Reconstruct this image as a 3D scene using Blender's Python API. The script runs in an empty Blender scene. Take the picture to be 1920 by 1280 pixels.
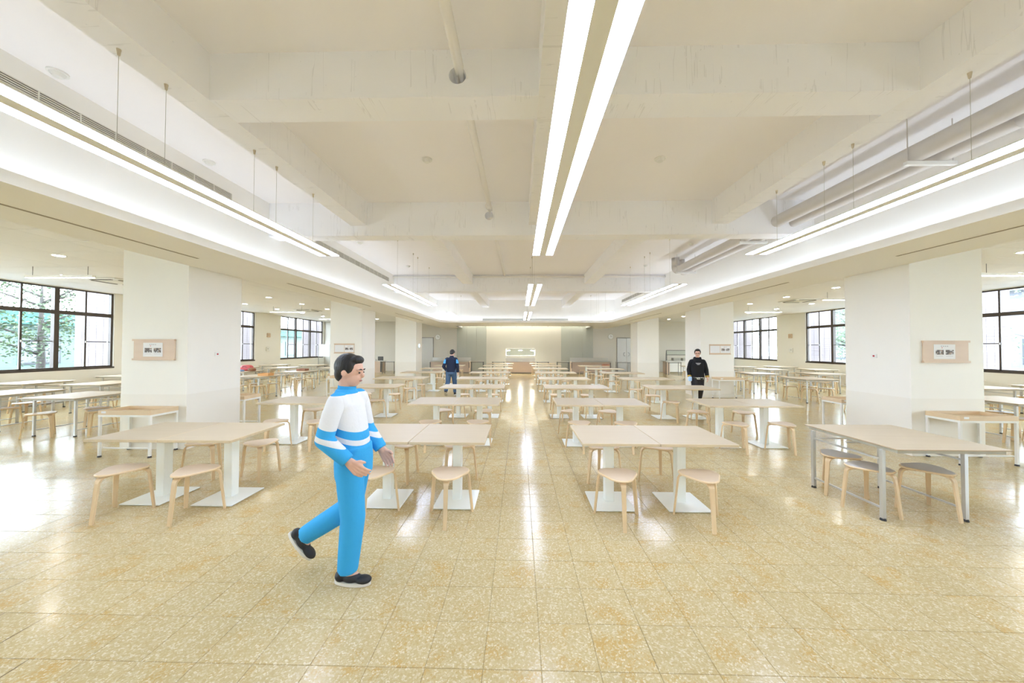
import bpy, bmesh, math, random
from math import sin, cos, pi, radians
from mathutils import Vector, Matrix

sc = bpy.context.scene
COL = sc.collection
random.seed(7)

# ------------------------------------------------------------------ camera
def cam_axes(yaw, pitch, roll):
    cy, sy, cp, sp = cos(yaw), sin(yaw), cos(pitch), sin(pitch)
    f = Vector((-sy*cp, cy*cp, sp)); r = Vector((cy, sy, 0)); u = r.cross(f)
    c, s = cos(roll), sin(roll)
    return c*r + s*u, -s*r + c*u, f
cam_d = bpy.data.cameras.new('camera')
cam_d.sensor_width = 36; cam_d.lens = 12.0; cam_d.clip_start = .05; cam_d.clip_end = 500
cam = bpy.data.objects.new('camera', cam_d); COL.objects.link(cam)
_r, _u, _f = cam_axes(radians(1.2547), radians(.9941), radians(.1338))
_m = Matrix((_r, _u, -_f)).transposed().to_4x4(); _m.translation = (0, 0, 1.65)
cam.matrix_world = _m
sc.camera = cam

# ------------------------------------------------------------------ world, exposure
w = bpy.data.worlds.new('sky'); sc.world = w; w.use_nodes = True
_bg = w.node_tree.nodes['Background']
_bg.inputs[0].default_value = (.80, .92, 1.10, 1); _bg.inputs[1].default_value = 4.6
sc.view_settings.view_transform = 'Standard'; sc.view_settings.look = 'None'
sc.view_settings.gamma = 1; sc.view_settings.use_curve_mapping = False
sc.view_settings.exposure = 2.17
TUBE_E, COVE_E, DOWN_E, SLOT_E = 5.5, 2.1, 22.0, 4.5
sc.cycles.max_bounces = 9; sc.cycles.diffuse_bounces = 8; sc.cycles.glossy_bounces = 3; sc.cycles.use_adaptive_sampling = True; sc.cycles.adaptive_threshold = .06
sc.cycles.transparent_max_bounces = 12; sc.cycles.use_denoising = True
sc.cycles.caustics_reflective = False; sc.cycles.caustics_refractive = False
sc.cycles.sample_clamp_indirect = 8

# ------------------------------------------------------------------ materials
MATS = {}
def mat(name, col=(.8, .8, .8), rough=.5, metal=0, spec=.5, emit=None, es=1):
    m = bpy.data.materials.new(name); m.use_nodes = True
    b = m.node_tree.nodes['Principled BSDF']
    b.inputs['Base Color'].default_value = (*col, 1); b.inputs['Roughness'].default_value = rough
    b.inputs['Metallic'].default_value = metal; b.inputs['Specular IOR Level'].default_value = spec
    if emit:
        b.inputs['Emission Color'].default_value = (*emit, 1); b.inputs['Emission Strength'].default_value = es
    MATS[name] = m; return m
class NT:
    def __init__(s, m): s.t = m.node_tree; s.b = s.t.nodes['Principled BSDF']
    def n(s, kind, **kw):
        nd = s.t.nodes.new('ShaderNode' + kind)
        for k, v in kw.items():
            if k.startswith('i_'):
                key = k[2:]; key = int(key) if key.isdigit() else key.replace('_', ' ')
                tgt = nd.inputs[key]
                if hasattr(v, 'is_output'): s.t.links.new(v, tgt)
                else: tgt.default_value = v
            else: setattr(nd, k, v)
        return nd
    def ln(s, a, b): s.t.links.new(a, b)
    def pos(s): return s.n('NewGeometry').outputs['Position']
    def obj(s): return s.n('TexCoord').outputs['Object']
    def math(s, op, a, b=0.0, c=None):
        nd = s.n('Math', operation=op)
        for i, v in enumerate((a, b) if c is None else (a, b, c)):
            if hasattr(v, 'is_output'): s.ln(v, nd.inputs[i])
            else: nd.inputs[i].default_value = v
        return nd.outputs[0]
    def mix(s, f, a, b):
        nd = s.n('Mix', data_type='RGBA')
        for k, v in ((0, f), (6, a), (7, b)):
            if hasattr(v, 'is_output'): s.ln(v, nd.inputs[k])
            else: nd.inputs[k].default_value = v if k == 0 else (*v, 1)
        return nd.outputs[2]
    def ramp(s, f, stops):
        nd = s.n('ValToRGB'); s.ln(f, nd.inputs[0]); e = nd.color_ramp.elements
        while len(e) < len(stops): e.new(.5)
        for el, (p, c) in zip(e, stops): el.position = p; el.color = (*c, 1)
        return nd.outputs[0]
    def mapping(s, v, scale):
        return s.n('Mapping', i_0=v, i_Scale=scale).outputs[0]
    def noise(s, v, scale, detail=3, rough=.5):
        return s.n('TexNoise', i_Vector=v, i_Scale=scale, i_Detail=detail, i_Roughness=rough).outputs[0]
    def bump(s, h, strength=.2, dist=.01):
        nd = s.n('Bump', i_Height=h, i_Strength=strength, i_Distance=dist); s.ln(nd.outputs[0], s.b.inputs['Normal'])
    def col(s, c): s.ln(c, s.b.inputs['Base Color'])

def paint(name, c, var=.03, rough=.6, sc_=.8):
    m = mat(name, c, rough); t = NT(m)
    f = t.noise(t.pos(), sc_, 4)
    t.col(t.mix(f, tuple(x*(1-var) for x in c), tuple(min(1, x*(1+var)) for x in c)))
    t.bump(t.noise(t.pos(), 90, 2), .03, .003)
    return m
paint('wall_paint', (.89, .875, .82)); paint('dado_paint', (.85, .825, .755), .02, .45)
paint('gypsum', (.95, .94, .905)); paint('ceiling_panel', (.88, .865, .84), .02); paint('far_wall', (.66, .63, .56))
paint('cool_wall', (.74, .75, .74))
paint('glass_panel', (.46, .475, .425), .03, .25)

def concrete(name, c, axis):
    # board-formed painted concrete: fine joint lines across the given axis, pits
    m = mat(name, c, .75); t = NT(m); p = t.pos()
    s = [.25, .25, .25]; s[axis] = 5.5
    st = t.noise(t.mapping(p, tuple(s)), 1.0, 4, .6)
    big = t.noise(p, 1.1, 3)
    pits = t.n('TexVoronoi', i_Vector=t.mapping(p, (1, 1, 1)), i_Scale=9.0).outputs[0]
    pit = t.math('LESS_THAN', pits, .045)
    crack = t.math('LESS_THAN', t.math('ABSOLUTE', t.math('SUBTRACT', st, .5)), .006)
    brk = t.math('GREATER_THAN', t.noise(p, 3.1, 3), .50)
    line = t.math('MULTIPLY', crack, brk)
    base = t.mix(big, tuple(x*.97 for x in c), tuple(min(1, x*1.03) for x in c))
    c1 = t.mix(t.math('MULTIPLY', line, .22), base, tuple(x*.55 for x in c))
    t.col(t.mix(t.math('MULTIPLY', pit, .25), c1, tuple(x*.6 for x in c)))
    h = t.math('ADD', t.math('MULTIPLY', st, .5), t.math('MULTIPLY', line, -.6))
    t.bump(h, .25, .02)
    return m
concrete('beam_cross', (.945, .95, .98), 0); concrete('beam_long', (.93, .925, .93), 1)
paint('slab_paint', (.94, .92, .925), .02, .8)

def terrazzo():
    m = mat('terrazzo', (.7, .6, .4), .16, spec=.20); t = NT(m); p = t.mapping(t.pos(), (1, 1, 0))
    wob = t.n('VectorMath', operation='ADD', i_0=p, i_1=t.n('VectorMath', operation='SCALE', i_0=t.n('TexNoise', i_Vector=p, i_Scale=70.0, i_Detail=1.0).outputs[1], i_Scale=.010).outputs[0]).outputs[0]
    v = t.n('TexVoronoi', i_Vector=wob, i_Scale=105.0); rnd = t.n('SeparateColor', i_0=v.outputs['Color'])
    chips = t.ramp(rnd.outputs[0], [(0, (0.516, 0.406, 0.205)), (.3, (0.539, 0.437, 0.234)), (.7, (0.585, 0.492, 0.291)), (1, (0.707, 0.636, 0.436))])
    tp = t.n('VectorMath', operation='SCALE', i_0=t.n('VectorMath', operation='SUBTRACT', i_0=p, i_1=(.1158, 1.776, 0)).outputs[0], i_Scale=1/.3).outputs[0]
    cellv = t.n('VectorMath', operation='FLOOR', i_0=tp).outputs[0]
    wn = t.n('TexWhiteNoise', i_Vector=cellv, noise_dimensions='2D').outputs[0]
    shift = t.n('VectorMath', operation='SCALE', i_0=cellv, i_Scale=3.7).outputs[0]
    patch = t.noise(t.n('VectorMath', operation='ADD', i_0=p, i_1=shift).outputs[0], 5.0, 2, .5)
    thr = t.math('ADD', t.math('MULTIPLY', t.math('SUBTRACT', patch, .50), 2.2), t.math('MULTIPLY', t.math('SUBTRACT', wn, .50), .40))
    thr = t.math('MINIMUM', thr, .62)
    edge = t.n('TexVoronoi', i_Vector=wob, i_Scale=105.0, feature='DISTANCE_TO_EDGE').outputs[0]
    matrix = t.mix(t.math('MAXIMUM', t.math('MINIMUM', t.math('ADD', t.math('MULTIPLY', thr, 1.6), .25), 1.0), 0.0), (0.483, 0.367, 0.165), (0.516, 0.332, 0.099))
    och = t.math('LESS_THAN', rnd.outputs[1], thr)
    c = t.mix(t.math('MULTIPLY', och, .68), chips, matrix)
    wid = t.math('ADD', .055, t.math('MULTIPLY', t.math('MAXIMUM', thr, 0.0), .10))
    c = t.mix(t.math('MULTIPLY', t.math('LESS_THAN', edge, wid), .50), c, matrix)
    tint = t.ramp(wn, [(0, (.95, .945, .93)), (1, (1, 1, 1))])
    t.col(t.n('Mix', data_type='RGBA', blend_type='MULTIPLY', i_0=1.0, i_6=c, i_7=tint).outputs[2])
    t.ln(t.math('ADD', .10, t.math('MULTIPLY', t.noise(p, 1.3, 3), .12)), t.b.inputs['Roughness'])
    return m
terrazzo()
paint('grout', (.22, .165, .085), .15, .7)

def wood(name, c, c2, axis=0, scale=1.0, rough=.45):
    m = mat(name, c, rough); t = NT(m)
    s = [14*scale]*3; s[axis] = 1.2*scale
    oi = t.n('ObjectInfo').outputs['Random']
    off = t.n('CombineXYZ', i_0=t.math('MULTIPLY', oi, 7.0), i_1=t.math('MULTIPLY', oi, 13.0), i_2=0.0).outputs[0]
    p = t.n('VectorMath', operation='ADD', i_0=t.obj(), i_1=off).outputs[0]
    f = t.noise(t.mapping(p, tuple(s)), 1.0, 5, .6)
    c_ = t.mix(t.ramp(f, [(.3, (0, 0, 0)), (.7, (1, 1, 1))]), c2, c)
    k = t.math('ADD', .96, t.math('MULTIPLY', oi, .05))
    t.col(t.n('VectorMath', operation='SCALE', i_0=c_, i_Scale=k).outputs[0])
    t.bump(f, .04, .002)
    return m
wood('birch_top', (.56, .465, .325), (.53, .435, .29)); wood('birch_edge', (.72, .60, .41), (.64, .52, .33), 0, 3)
wood('stool_seat', (.72, .575, .415), (.68, .535, .375)); wood('stool_leg', (.78, .61, .385), (.73, .545, .315), 2)
wood('fold_edge', (.56, .44, .30), (.48, .37, .24), 0, 3); wood('tray_wood', (.76, .60, .40), (.71, .54, .34)); wood('board_wood', (.70, .54, .39), (.66, .49, .34))
mat('mint_metal', (.90, .94, .91), .4); mat('white_metal', (.84, .84, .80), .35); mat('grey_edge', (.50, .48, .40), .5)
mat('steel_leg', (.62, .63, .62), .32, .6); mat('seat_grey', (.56, .53, .48), .5)
mat('black_rubber', (.03, .03, .03), .5); mat('dark_metal', (.10, .10, .095), .45, .3)
mat('bronze', (.085, .068, .056), .38, .3); mat('alu_edge', (.62, .60, .57), .35, .5)
mat('brass', (.62, .54, .40), .5, .2)
m = mat('stainless', (.62, .61, .57), .28, .9); t = NT(m); t.bump(t.noise(t.mapping(t.pos(), (1, 1, 60)), 4, 2), .05, .004)
mat('door_frame', (.30, .28, .25), .5, .3); mat('door_steel', (.50, .49, .46), .42, .7); mat('cabinet_grey', (.44, .42, .36), .5); mat('counter_beige', (.62, .49, .39), .5); mat('duct_paint', (.66, .63, .60), .5); mat('pipe_paint', (.90, .88, .84), .5)  # duct colour is darkened to carry the shading on the white ducts
mat('shadow_slot', (.36, .32, .25), .7); mat('grille_dark', (.16, .145, .12), .7); mat('grille_fin', (.76, .74, .66), .5)
mat('plastic_white', (.84, .84, .81), .4); mat('red_plastic', (.62, .05, .07), .4); mat('paper', (.84, .84, .84), .7); mat('paper_line', (.55, .55, .56), .7)
mat('print_dark', (.14, .12, .11), .7); mat('print_mid', (.42, .33, .27), .7); mat('print_red', (.65, .15, .12), .7)
mat('orange_box', (.70, .36, .12), .5); mat('brown_box', (.34, .14, .07), .5); mat('pink_bag', (.74, .30, .38), .6); mat('blue_bag', (.22, .36, .66), .6); mat('red_bag', (.55, .09, .10), .6)
mat('navy_bag', (.08, .16, .26), .6)
mat('screen_blue', (.05, .12, .2), .3, emit=(.45, .75, 1), es=.9); mat('clock_face', (.84, .85, .84), .4)
mat('tube_light', (.9, .9, .9), .5, emit=(.75, .865, 1.15), es=TUBE_E)
mat('cove_light', (.9, .9, .9), .5, emit=(.80, .91, 1.10), es=COVE_E)
mat('slot_light', (.9, .9, .9), .5, emit=(1, .98, .88), es=SLOT_E)
mat('down_light', (.9, .9, .9), .5, emit=(1, .99, .95), es=DOWN_E)
mat('dim_light', (.9, .9, .9), .5, emit=(1, .98, .94), es=3)
mat('heat_lamp', (.9, .9, .9), .5, emit=(1, .95, .82), es=60)
def glass(name, tint, refl):
    m = bpy.data.materials.new(name); m.use_nodes = True; nt = m.node_tree; nt.nodes.clear()
    o = nt.nodes.new('ShaderNodeOutputMaterial'); mx = nt.nodes.new('ShaderNodeMixShader')
    tr = nt.nodes.new('ShaderNodeBsdfTransparent'); gl = nt.nodes.new('ShaderNodeBsdfGlossy'); fr = nt.nodes.new('ShaderNodeLayerWeight'); pw = nt.nodes.new('ShaderNodeMath'); pw.operation = 'POWER'; pw.inputs[1].default_value = 4; ma = nt.nodes.new('ShaderNodeMath'); ma.operation = 'MULTIPLY_ADD'; ma.inputs[1].default_value = .7; ma.inputs[2].default_value = refl
    tr.inputs[0].default_value = (*tint, 1); gl.inputs['Roughness'].default_value = .02
    nt.links.new(fr.outputs['Facing'], pw.inputs[0]); nt.links.new(pw.outputs[0], ma.inputs[0]); nt.links.new(ma.outputs[0], mx.inputs[0]); nt.links.new(tr.outputs[0], mx.inputs[1]); nt.links.new(gl.outputs[0], mx.inputs[2]); nt.links.new(mx.outputs[0], o.inputs[0])
    MATS[name] = m
glass('window_glass', (.95, .97, .96), .03); glass('guard_glass', (.92, .96, .945), .05)
paint('ext_tile', (.17, .138, .135), .04, .5); paint('ext_joint', (.10, .085, .08)); paint('ext_paving', (.22, .22, .21), .05, .8); paint('ext_white', (.40, .40, .39))
paint('ext_green_wall', (.095, .145, .12)); paint('ext_teal', (.022, .115, .088)); mat('ext_dark', (.025, .03, .032), .3); paint('ext_grey', (.12, .125, .14))
m = mat('leaf', (.22, .40, .17), .6); t = NT(m)
t.col(t.mix(t.noise(t.pos(), 2.5, 2), (.022, .048, .018), (.075, .11, .042)))
paint('bark', (.055, .048, .042), .15, .9, 6)
paint('lawn', (.30, .44, .18), .2, .9, 3)

# ------------------------------------------------------------------ mesh helpers
class MB:
    def __init__(s): s.v = []; s.f = []; s.m = []
    def add(s, vs, fs, mi=0):
        k = len(s.v); s.v += [tuple(v) for v in vs]; s.f += [tuple(i+k for i in f) for f in fs]; s.m += [mi]*len(fs); return s
    def box(s, x0, x1, y0, y1, z0, z1, mi=0):
        vs = [(x0, y0, z0), (x1, y0, z0), (x1, y1, z0), (x0, y1, z0), (x0, y0, z1), (x1, y0, z1), (x1, y1, z1), (x0, y1, z1)]
        return s.add(vs, [(3, 2, 1, 0), (4, 5, 6, 7), (0, 1, 5, 4), (1, 2, 6, 5), (2, 3, 7, 6), (3, 0, 4, 7)], mi)
    def bbox(s, x0, x1, y0, y1, z0, z1, b=.004, mi=0):
        # box with bevelled top and vertical edges
        def ring(e, z): return [(x0+e+b, y0+e, z), (x1-e-b, y0+e, z), (x1-e, y0+e+b, z), (x1-e, y1-e-b, z), (x1-e-b, y1-e, z), (x0+e+b, y1-e, z), (x0+e, y1-e-b, z), (x0+e, y0+e+b, z)]
        rs = [ring(b, z0), ring(0, z0+b), ring(0, z1-b), ring(b, z1)]
        vs = sum(rs, []); fs = [tuple(range(7, -1, -1)), tuple(range(24, 32))]
        for k in range(3):
            for i in range(8): fs.append((k*8+i, k*8+(i+1) % 8, k*8+8+(i+1) % 8, k*8+8+i))
        return s.add(vs, fs, mi)
    def cyl(s, p0, p1, r0, r1=None, n=12, mi=0, caps=True):
        r1 = r0 if r1 is None else r1
        p0, p1 = Vector(p0), Vector(p1); d = (p1-p0).normalized()
        a = d.orthogonal().normalized(); b = d.cross(a)
        vs = [p+(a*cos(2*pi*i/n)+b*sin(2*pi*i/n))*r for p, r in ((p0, r0), (p1, r1)) for i in range(n)]
        fs = [(i, (i+1) % n, n+(i+1) % n, n+i) for i in range(n)]
        if caps: fs += [tuple(range(n-1, -1, -1)), tuple(range(n, 2*n))]
        return s.add(vs, fs, mi)
    def tube(s, pts, r, n=10, mi=0):
        pts = [Vector(p) for p in pts]; vs = []; fs = []
        rs = r if isinstance(r, (list, tuple)) else [r]*len(pts)
        a = None
        for i, p in enumerate(pts):
            d = (pts[min(i+1, len(pts)-1)]-pts[max(i-1, 0)]).normalized()
            a = d.orthogonal().normalized() if a is None else (a-d*a.dot(d)).normalized()
            b = d.cross(a)
            vs += [p+(a*cos(2*pi*k/n)+b*sin(2*pi*k/n))*rs[i] for k in range(n)]
        for i in range(len(pts)-1):
            fs += [(i*n+k, i*n+(k+1) % n, i*n+n+(k+1) % n, i*n+n+k) for k in range(n)]
        L = (len(pts)-1)*n
        fs += [tuple(range(n-1, -1, -1)), tuple(range(L, L+n))]
        return s.add(vs, fs, mi)
    def prism(s, poly, z0, z1, mi=0):
        n = len(poly); vs = [(x, y, z0) for x, y in poly]+[(x, y, z1) for x, y in poly]
        fs = [tuple(range(n-1, -1, -1)), tuple(range(n, 2*n))]+[(i, (i+1) % n, n+(i+1) % n, n+i) for i in range(n)]
        return s.add(vs, fs, mi)
    def mesh(s, name, mats, smooth=False):
        me = bpy.data.meshes.new(name); me.from_pydata(s.v, [], s.f); me.update()
        for mm in ([mats] if isinstance(mats, str) else mats): me.materials.append(MATS[mm])
        me.polygons.foreach_set('material_index', s.m)
        if smooth: me.polygons.foreach_set('use_smooth', [True]*len(me.polygons))
        return me
def B(*a, **k): return MB().box(*a, **k)
def tag(o, label, cat, group=None, kind=None):
    o['label'] = label; o['category'] = cat
    if group: o['group'] = group
    if kind: o['kind'] = kind
    return o
def ob(name, me, parent=None, loc=(0, 0, 0), rz=0.0):
    o = bpy.data.objects.new(name, me); COL.objects.link(o); o.location = loc; o.rotation_euler = (0, 0, rz)
    if parent: o.parent = parent
    return o
def mk(name, mb, mats, parent=None, loc=(0, 0, 0), rz=0.0, smooth=False): return ob(name, mb.mesh(name, mats, smooth), parent, loc, rz)
def thing(name, label, cat, loc=(0, 0, 0), rz=0.0, group=None, kind=None):
    return tag(ob(name, None, None, loc, rz), label, cat, group, kind)
def struct(name, mb, mats, label, cat):
    return tag(mk(name, mb, mats), label, cat, None, 'structure')

# ------------------------------------------------------------------ the hall: measured plan (metres)
AX = .305                      # axis of the hall
PL, PR = (-6.45, -5.36), (6.03, 7.12)
PY = (5.40, 11.50, 17.60)
WL, WR = -13.6, 14.2
Y0, Y1 = -7.0, 23.5
ZS, ZC, ZF = 4.20, 3.43, 2.96  # slab, side ceiling, soffit
LIPL, LIPR, CVL, CVR = -4.12, 4.72, -4.45, 5.05
CVB, LIPB = 18.3, 17.95
WIN = [(-5.25, -1.05), (.85, 5.05), (6.95, 11.15), (13.05, 17.25), (19.15, 23.35)]  # first two pairs are out of view, added for daylight
SILL, HEAD = .95, 3.41

# floor: terrazzo tiles over a grout bed
T, FX, FY = .30, .1158, 1.776
floor = struct('floor', B(WL-.3, WR+.3, Y0-.2, Y1+.2, -.12, -.004), 'grout', 'polished cream and ochre terrazzo tile floor of the hall', 'floor')
tile_me = MB().add([(.0026, .0026, 0), (T-.0026, .0026, 0), (T-.0026, T-.0026, 0), (.0026, T-.0026, 0), (0, 0, -.004), (T, 0, -.004), (T, T, -.004), (0, T, -.004)],
                   [(0, 1, 2, 3), (4, 5, 1, 0), (5, 6, 2, 1), (6, 7, 3, 2), (7, 4, 0, 3)]).mesh('tile', 'terrazzo')
near, rest = [], MB()
for i in range(-46, 48):
    for j in range(-30, 73):
        x, y = FX+i*T, FY+j*T
        if x < WL or x+T > WR+.05 or y < Y0 or y+T > Y1+.05: continue
        cx, cy = x+T/2, y+T/2
        if 1.55 < cy < 4.6 and abs(cx-.02*cy) < 1.56*cy: near.append((cy*1.0+abs(cx)*.02, x, y))
        else: rest.add([(x+.0026, y+.0026, 0), (x+T-.0026, y+.0026, 0), (x+T-.0026, y+T-.0026, 0), (x+.0026, y+T-.0026, 0)], [(0, 1, 2, 3)])
near.sort()
for _, x, y in near[:300]: ob('tile', tile_me, floor, (x, y, 0))
for _, x, y in near[300:]:
    rest.add([(x+.0026, y+.0026, 0), (x+T-.0026, y+.0026, 0), (x+T-.0026, y+T-.0026, 0), (x+.0026, y+T-.0026, 0)], [(0, 1, 2, 3)])
o = mk('tile_field', rest, 'terrazzo', floor); o['kind'] = 'stuff'

# slab ceiling + side ceilings
struct('ceiling', B(CVL-.15, CVR+.15, Y0, CVB+.15, ZS, ZS+.2), 'slab_paint', 'bare painted concrete slab above the central bay', 'ceiling')
def side_ceiling(x0, x1, nm, lab):
    c = struct(nm, B(x0, x1, Y0, Y1, ZC+.014, ZC+.12), 'shadow_slot', lab, 'ceiling')
    W, D = 1.2, .6
    pm = MB().box(.003, W-.003, .003, D-.003, ZC, ZC+.012).mesh('ceiling_panel', 'ceiling_panel')
    rs = MB(); nx = int(round((x1-x0)/W)); wx = (x1-x0)/nx
    pm2 = MB().box(.003, wx-.003, .003, D-.003, ZC, ZC+.012).mesh('ceiling_panel', 'ceiling_panel')
    y = Y0
    while y < Y1-.1:
        for k in range(nx):
            if 4.6 < y < 11.2: ob('ceiling_panel', pm2, c, (x0+k*wx, y, 0))
            else: rs.box(x0+k*wx+.003, x0+(k+1)*wx-.003, y+.003, min(y+D, Y1)-.003, ZC, ZC+.012)
        y += D
    o = mk('panel_field', rs, 'ceiling_panel', c); o['kind'] = 'stuff'
side_ceiling(WL, -5.36, 'ceiling_side_left', 'flat panelled ceiling over the left side aisle')
side_ceiling(6.03, WR, 'ceiling_side_right', 'flat panelled ceiling over the right side aisle')

# walls
def side_wall(name, x, sgn, lab):
    mb = MB(); xa, xb = sorted((x, x+sgn*.25))
    mb.box(xa, xb, Y0, Y1, 0, SILL)
    ys = [Y0]+[v for p in WIN for v in p]+[Y1]
    for k in range(0, len(ys), 2):
        if ys[k+1]-ys[k] > .01: mb.box(xa, xb, ys[k], ys[k+1], SILL, HEAD)
    mb.box(xa, xb, Y0, Y1, HEAD, ZC+.1)
    struct(name, mb, 'wall_paint', lab, 'wall')
side_wall('wall_left', WL, -1, 'cream painted wall below and between the left windows')
side_wall('wall_right', WR, 1, 'cream painted wall below and between the right windows')
struct('wall_far', B(WL-.25, WR+.25, Y1, Y1+.2, 0, ZC+.1), 'far_wall', 'beige end wall behind the serving counters', 'wall')
struct('wall_near', B(WL-.25, WR+.25, Y0-.2, Y0, 0, ZS), 'wall_paint', 'cream wall closing the hall behind the viewer', 'wall')

# windows
def window(n, x, sgn, ya, yb, lab):
    w_ = thing('window_%d' % n, lab, 'window', kind='structure')
    w_.location = (x, (ya+yb)/2, SILL); L = yb-ya; h = HEAD-SILL
    def bar(nm, y0, y1, z0, z1, d0=.04, d1=.13, m_='bronze'):
        xa, xb = sorted((sgn*d0, sgn*d1)); return mk(nm, B(xa, xb, y0, y1, z0, z1), m_, w_)
    a, b_ = -L/2, L/2
    bar('sill', a-.02, b_+.02, -.02, .035, -.012, .16)
    bar('frame_head', a, b_, h-.04, h); bar('frame_jamb', a, a+.06, .035, h-.04); bar('frame_jamb', b_-.06, b_, .035, h-.04)
    zt = 1.66
    bar('transom', a+.06, b_-.06, zt, zt+.11, .02, .14)
    bw = L/3
    for k in (1, 2): bar('mullion', a+k*bw-.055, a+k*bw+.055, .035, h-.04, .03, .14)
    for k in range(3):
        y0 = a+k*bw+(.06 if k == 0 else .055); y1 = a+(k+1)*bw-(.06 if k == 2 else .055); ym = (y0+y1)/2
        for z0, z1, up in ((.035, zt, 0), (zt+.11, h-.04, 1)):
            bar('sash_stile', ym-.03, ym+.012, z0, z1, .05, .075); bar('sash_stile', ym-.012, ym+.03, z0, z1, .085, .11, 'alu_edge')
            mk('pane', B(*sorted((sgn*.060, sgn*.064)), y0, ym-.03, z0, z1), 'window_glass', w_)
            mk('pane', B(*sorted((sgn*.095, sgn*.099)), ym+.03, y1, z0, z1), 'window_glass', w_)
            if not up:
                bar('glazing_bar', ym+.03, y1, z0+.80, z0+.825, .088, .106)
                mk('latch', B(*sorted((sgn*.03, sgn*.05)), ym-.02, ym+.01, z0+.78, z0+.84), 'alu_edge', w_)
        bar('sash_rail', y0, y1, .035, .075, .05, .11)
nm = ['bronze sliding window in the %s wall, unseen behind the viewer', 'nearest bronze sliding window in the %s wall, unseen beside the viewer', 'bronze-framed sliding window beside the nearest %s pillar', 'middle bronze sliding window of the %s wall', 'far bronze sliding window at the end of the %s wall']
for k, (ya, yb) in enumerate(WIN):
    window(k+1, WL, -1, ya, yb, nm[k] % 'left'); window(k+6, WR, 1, ya, yb, nm[k] % 'right')

# pillars
def pillar(px, y, lab):
    mb = MB(); mb.box(px[0], px[1], y, y+1.05, .88, ZC); mb.box(px[0]-.002, px[1]+.002, y-.002, y+1.052, 0, .88, 1)
    struct('pillar', mb, ['wall_paint', 'dado_paint'], lab, 'pillar')
for k, y in enumerate(PY):
    d = ('nearest', 'second', 'farthest')[k]
    pillar(PL, y, '%s square cream pillar of the left row' % d); pillar(PR, y, '%s square cream pillar of the right row' % d)

# beams
def beam(x0, x1, y0, y1, z0, m_, lab): struct('beam', B(x0, x1, y0, y1, z0, ZS), m_, lab, 'beam')
def holed_beam(x0, x1, y0, y1, z0, hx, hz, hr, m_, lab):
    # a cross beam with a round pipe sleeve cut through it
    mb = MB(); n = 24; q = .22
    ring = [(hx+hr*cos(2*pi*i/n), hz+hr*sin(2*pi*i/n)) for i in range(n)]
    sq = []
    for i in range(n):
        c_, s_ = cos(2*pi*i/n), sin(2*pi*i/n); k = q/max(abs(c_), abs(s_)); zz = hz+k*s_
        sq.append((hx+k*c_, min(ZS, max(z0, zz))))
    for y, flip in ((y0, 0), (y1, 1)):
        vs = [(a, y, b) for a, b in ring]+[(a, y, b) for a, b in sq]
        fs = [(i, n+i, n+(i+1) % n, (i+1) % n) for i in range(n)]
        mb.add(vs, [f[::-1] for f in fs] if flip else fs)
    mb.add([(a, y, b) for y in (y0, y1) for a, b in ring], [((i+1) % n, i, n+i, n+(i+1) % n)[::-1] for i in range(n)])
    lo, hi = max(z0, hz-q), min(ZS, hz+q)
    def quad(a0, a1, b0, b1):
        if a1-a0 < 1e-5 or b1-b0 < 1e-5: return
        mb.add([(a0, y0, b0), (a1, y0, b0), (a1, y0, b1), (a0, y0, b1)], [(0, 1, 2, 3)]); mb.add([(a0, y1, b0), (a1, y1, b0), (a1, y1, b1), (a0, y1, b1)], [(3, 2, 1, 0)])
    quad(x0, hx-q, z0, ZS); quad(hx+q, x1, z0, ZS); quad(hx-q, hx+q, z0, lo); quad(hx-q, hx+q, hi, ZS)
    mb.add([(x0, y0, z0), (x1, y0, z0), (x1, y1, z0), (x0, y1, z0)], [(3, 2, 1, 0)])
    struct('beam', mb, m_, lab, 'beam')
ZB, ZG = 3.79, 3.61
PIPEX, PIPEZ = -.535, 3.975
holed_beam(-2.70, .16, 2.87, 3.17, ZB, PIPEX, PIPEZ, .075, 'beam_cross', 'nearest white concrete cross beam, half left of the middle beam')
beam(.45, 3.32, 2.87, 3.17, ZB, 'beam_cross', 'nearest white concrete cross beam, half right of the middle beam')
holed_beam(CVL, CVR, 5.93, 6.20, ZG, PIPEX, PIPEZ-.02, .075, 'beam_cross', 'deep white concrete girder between the nearest two pillars')
beam(CVL, CVR, 11.95, 12.25, ZG, 'beam_cross', 'deep white concrete girder between the second pillars')
beam(.16, .45, Y0, 5.93, ZB, 'beam_long', 'long middle ceiling beam above the central light')
beam(-2.98, -2.70, Y0, 5.93, ZB, 'beam_long', 'long left ceiling beam in the nearest bay')
beam(3.32, 3.60, Y0, 5.93, ZB, 'beam_long', 'long right ceiling beam in the nearest bay')
for y0, y1, z, nm_ in ((6.20, 11.95, 3.88, 'second'), (12.25, CVB, 3.80, 'farthest')):
    beam(-2.0, -1.64, y0, y1, z, 'beam_long', 'long left ceiling beam in the %s bay' % nm_)
    beam(2.25, 2.61, y0, y1, z, 'beam_long', 'long right ceiling beam in the %s bay' % nm_)

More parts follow.
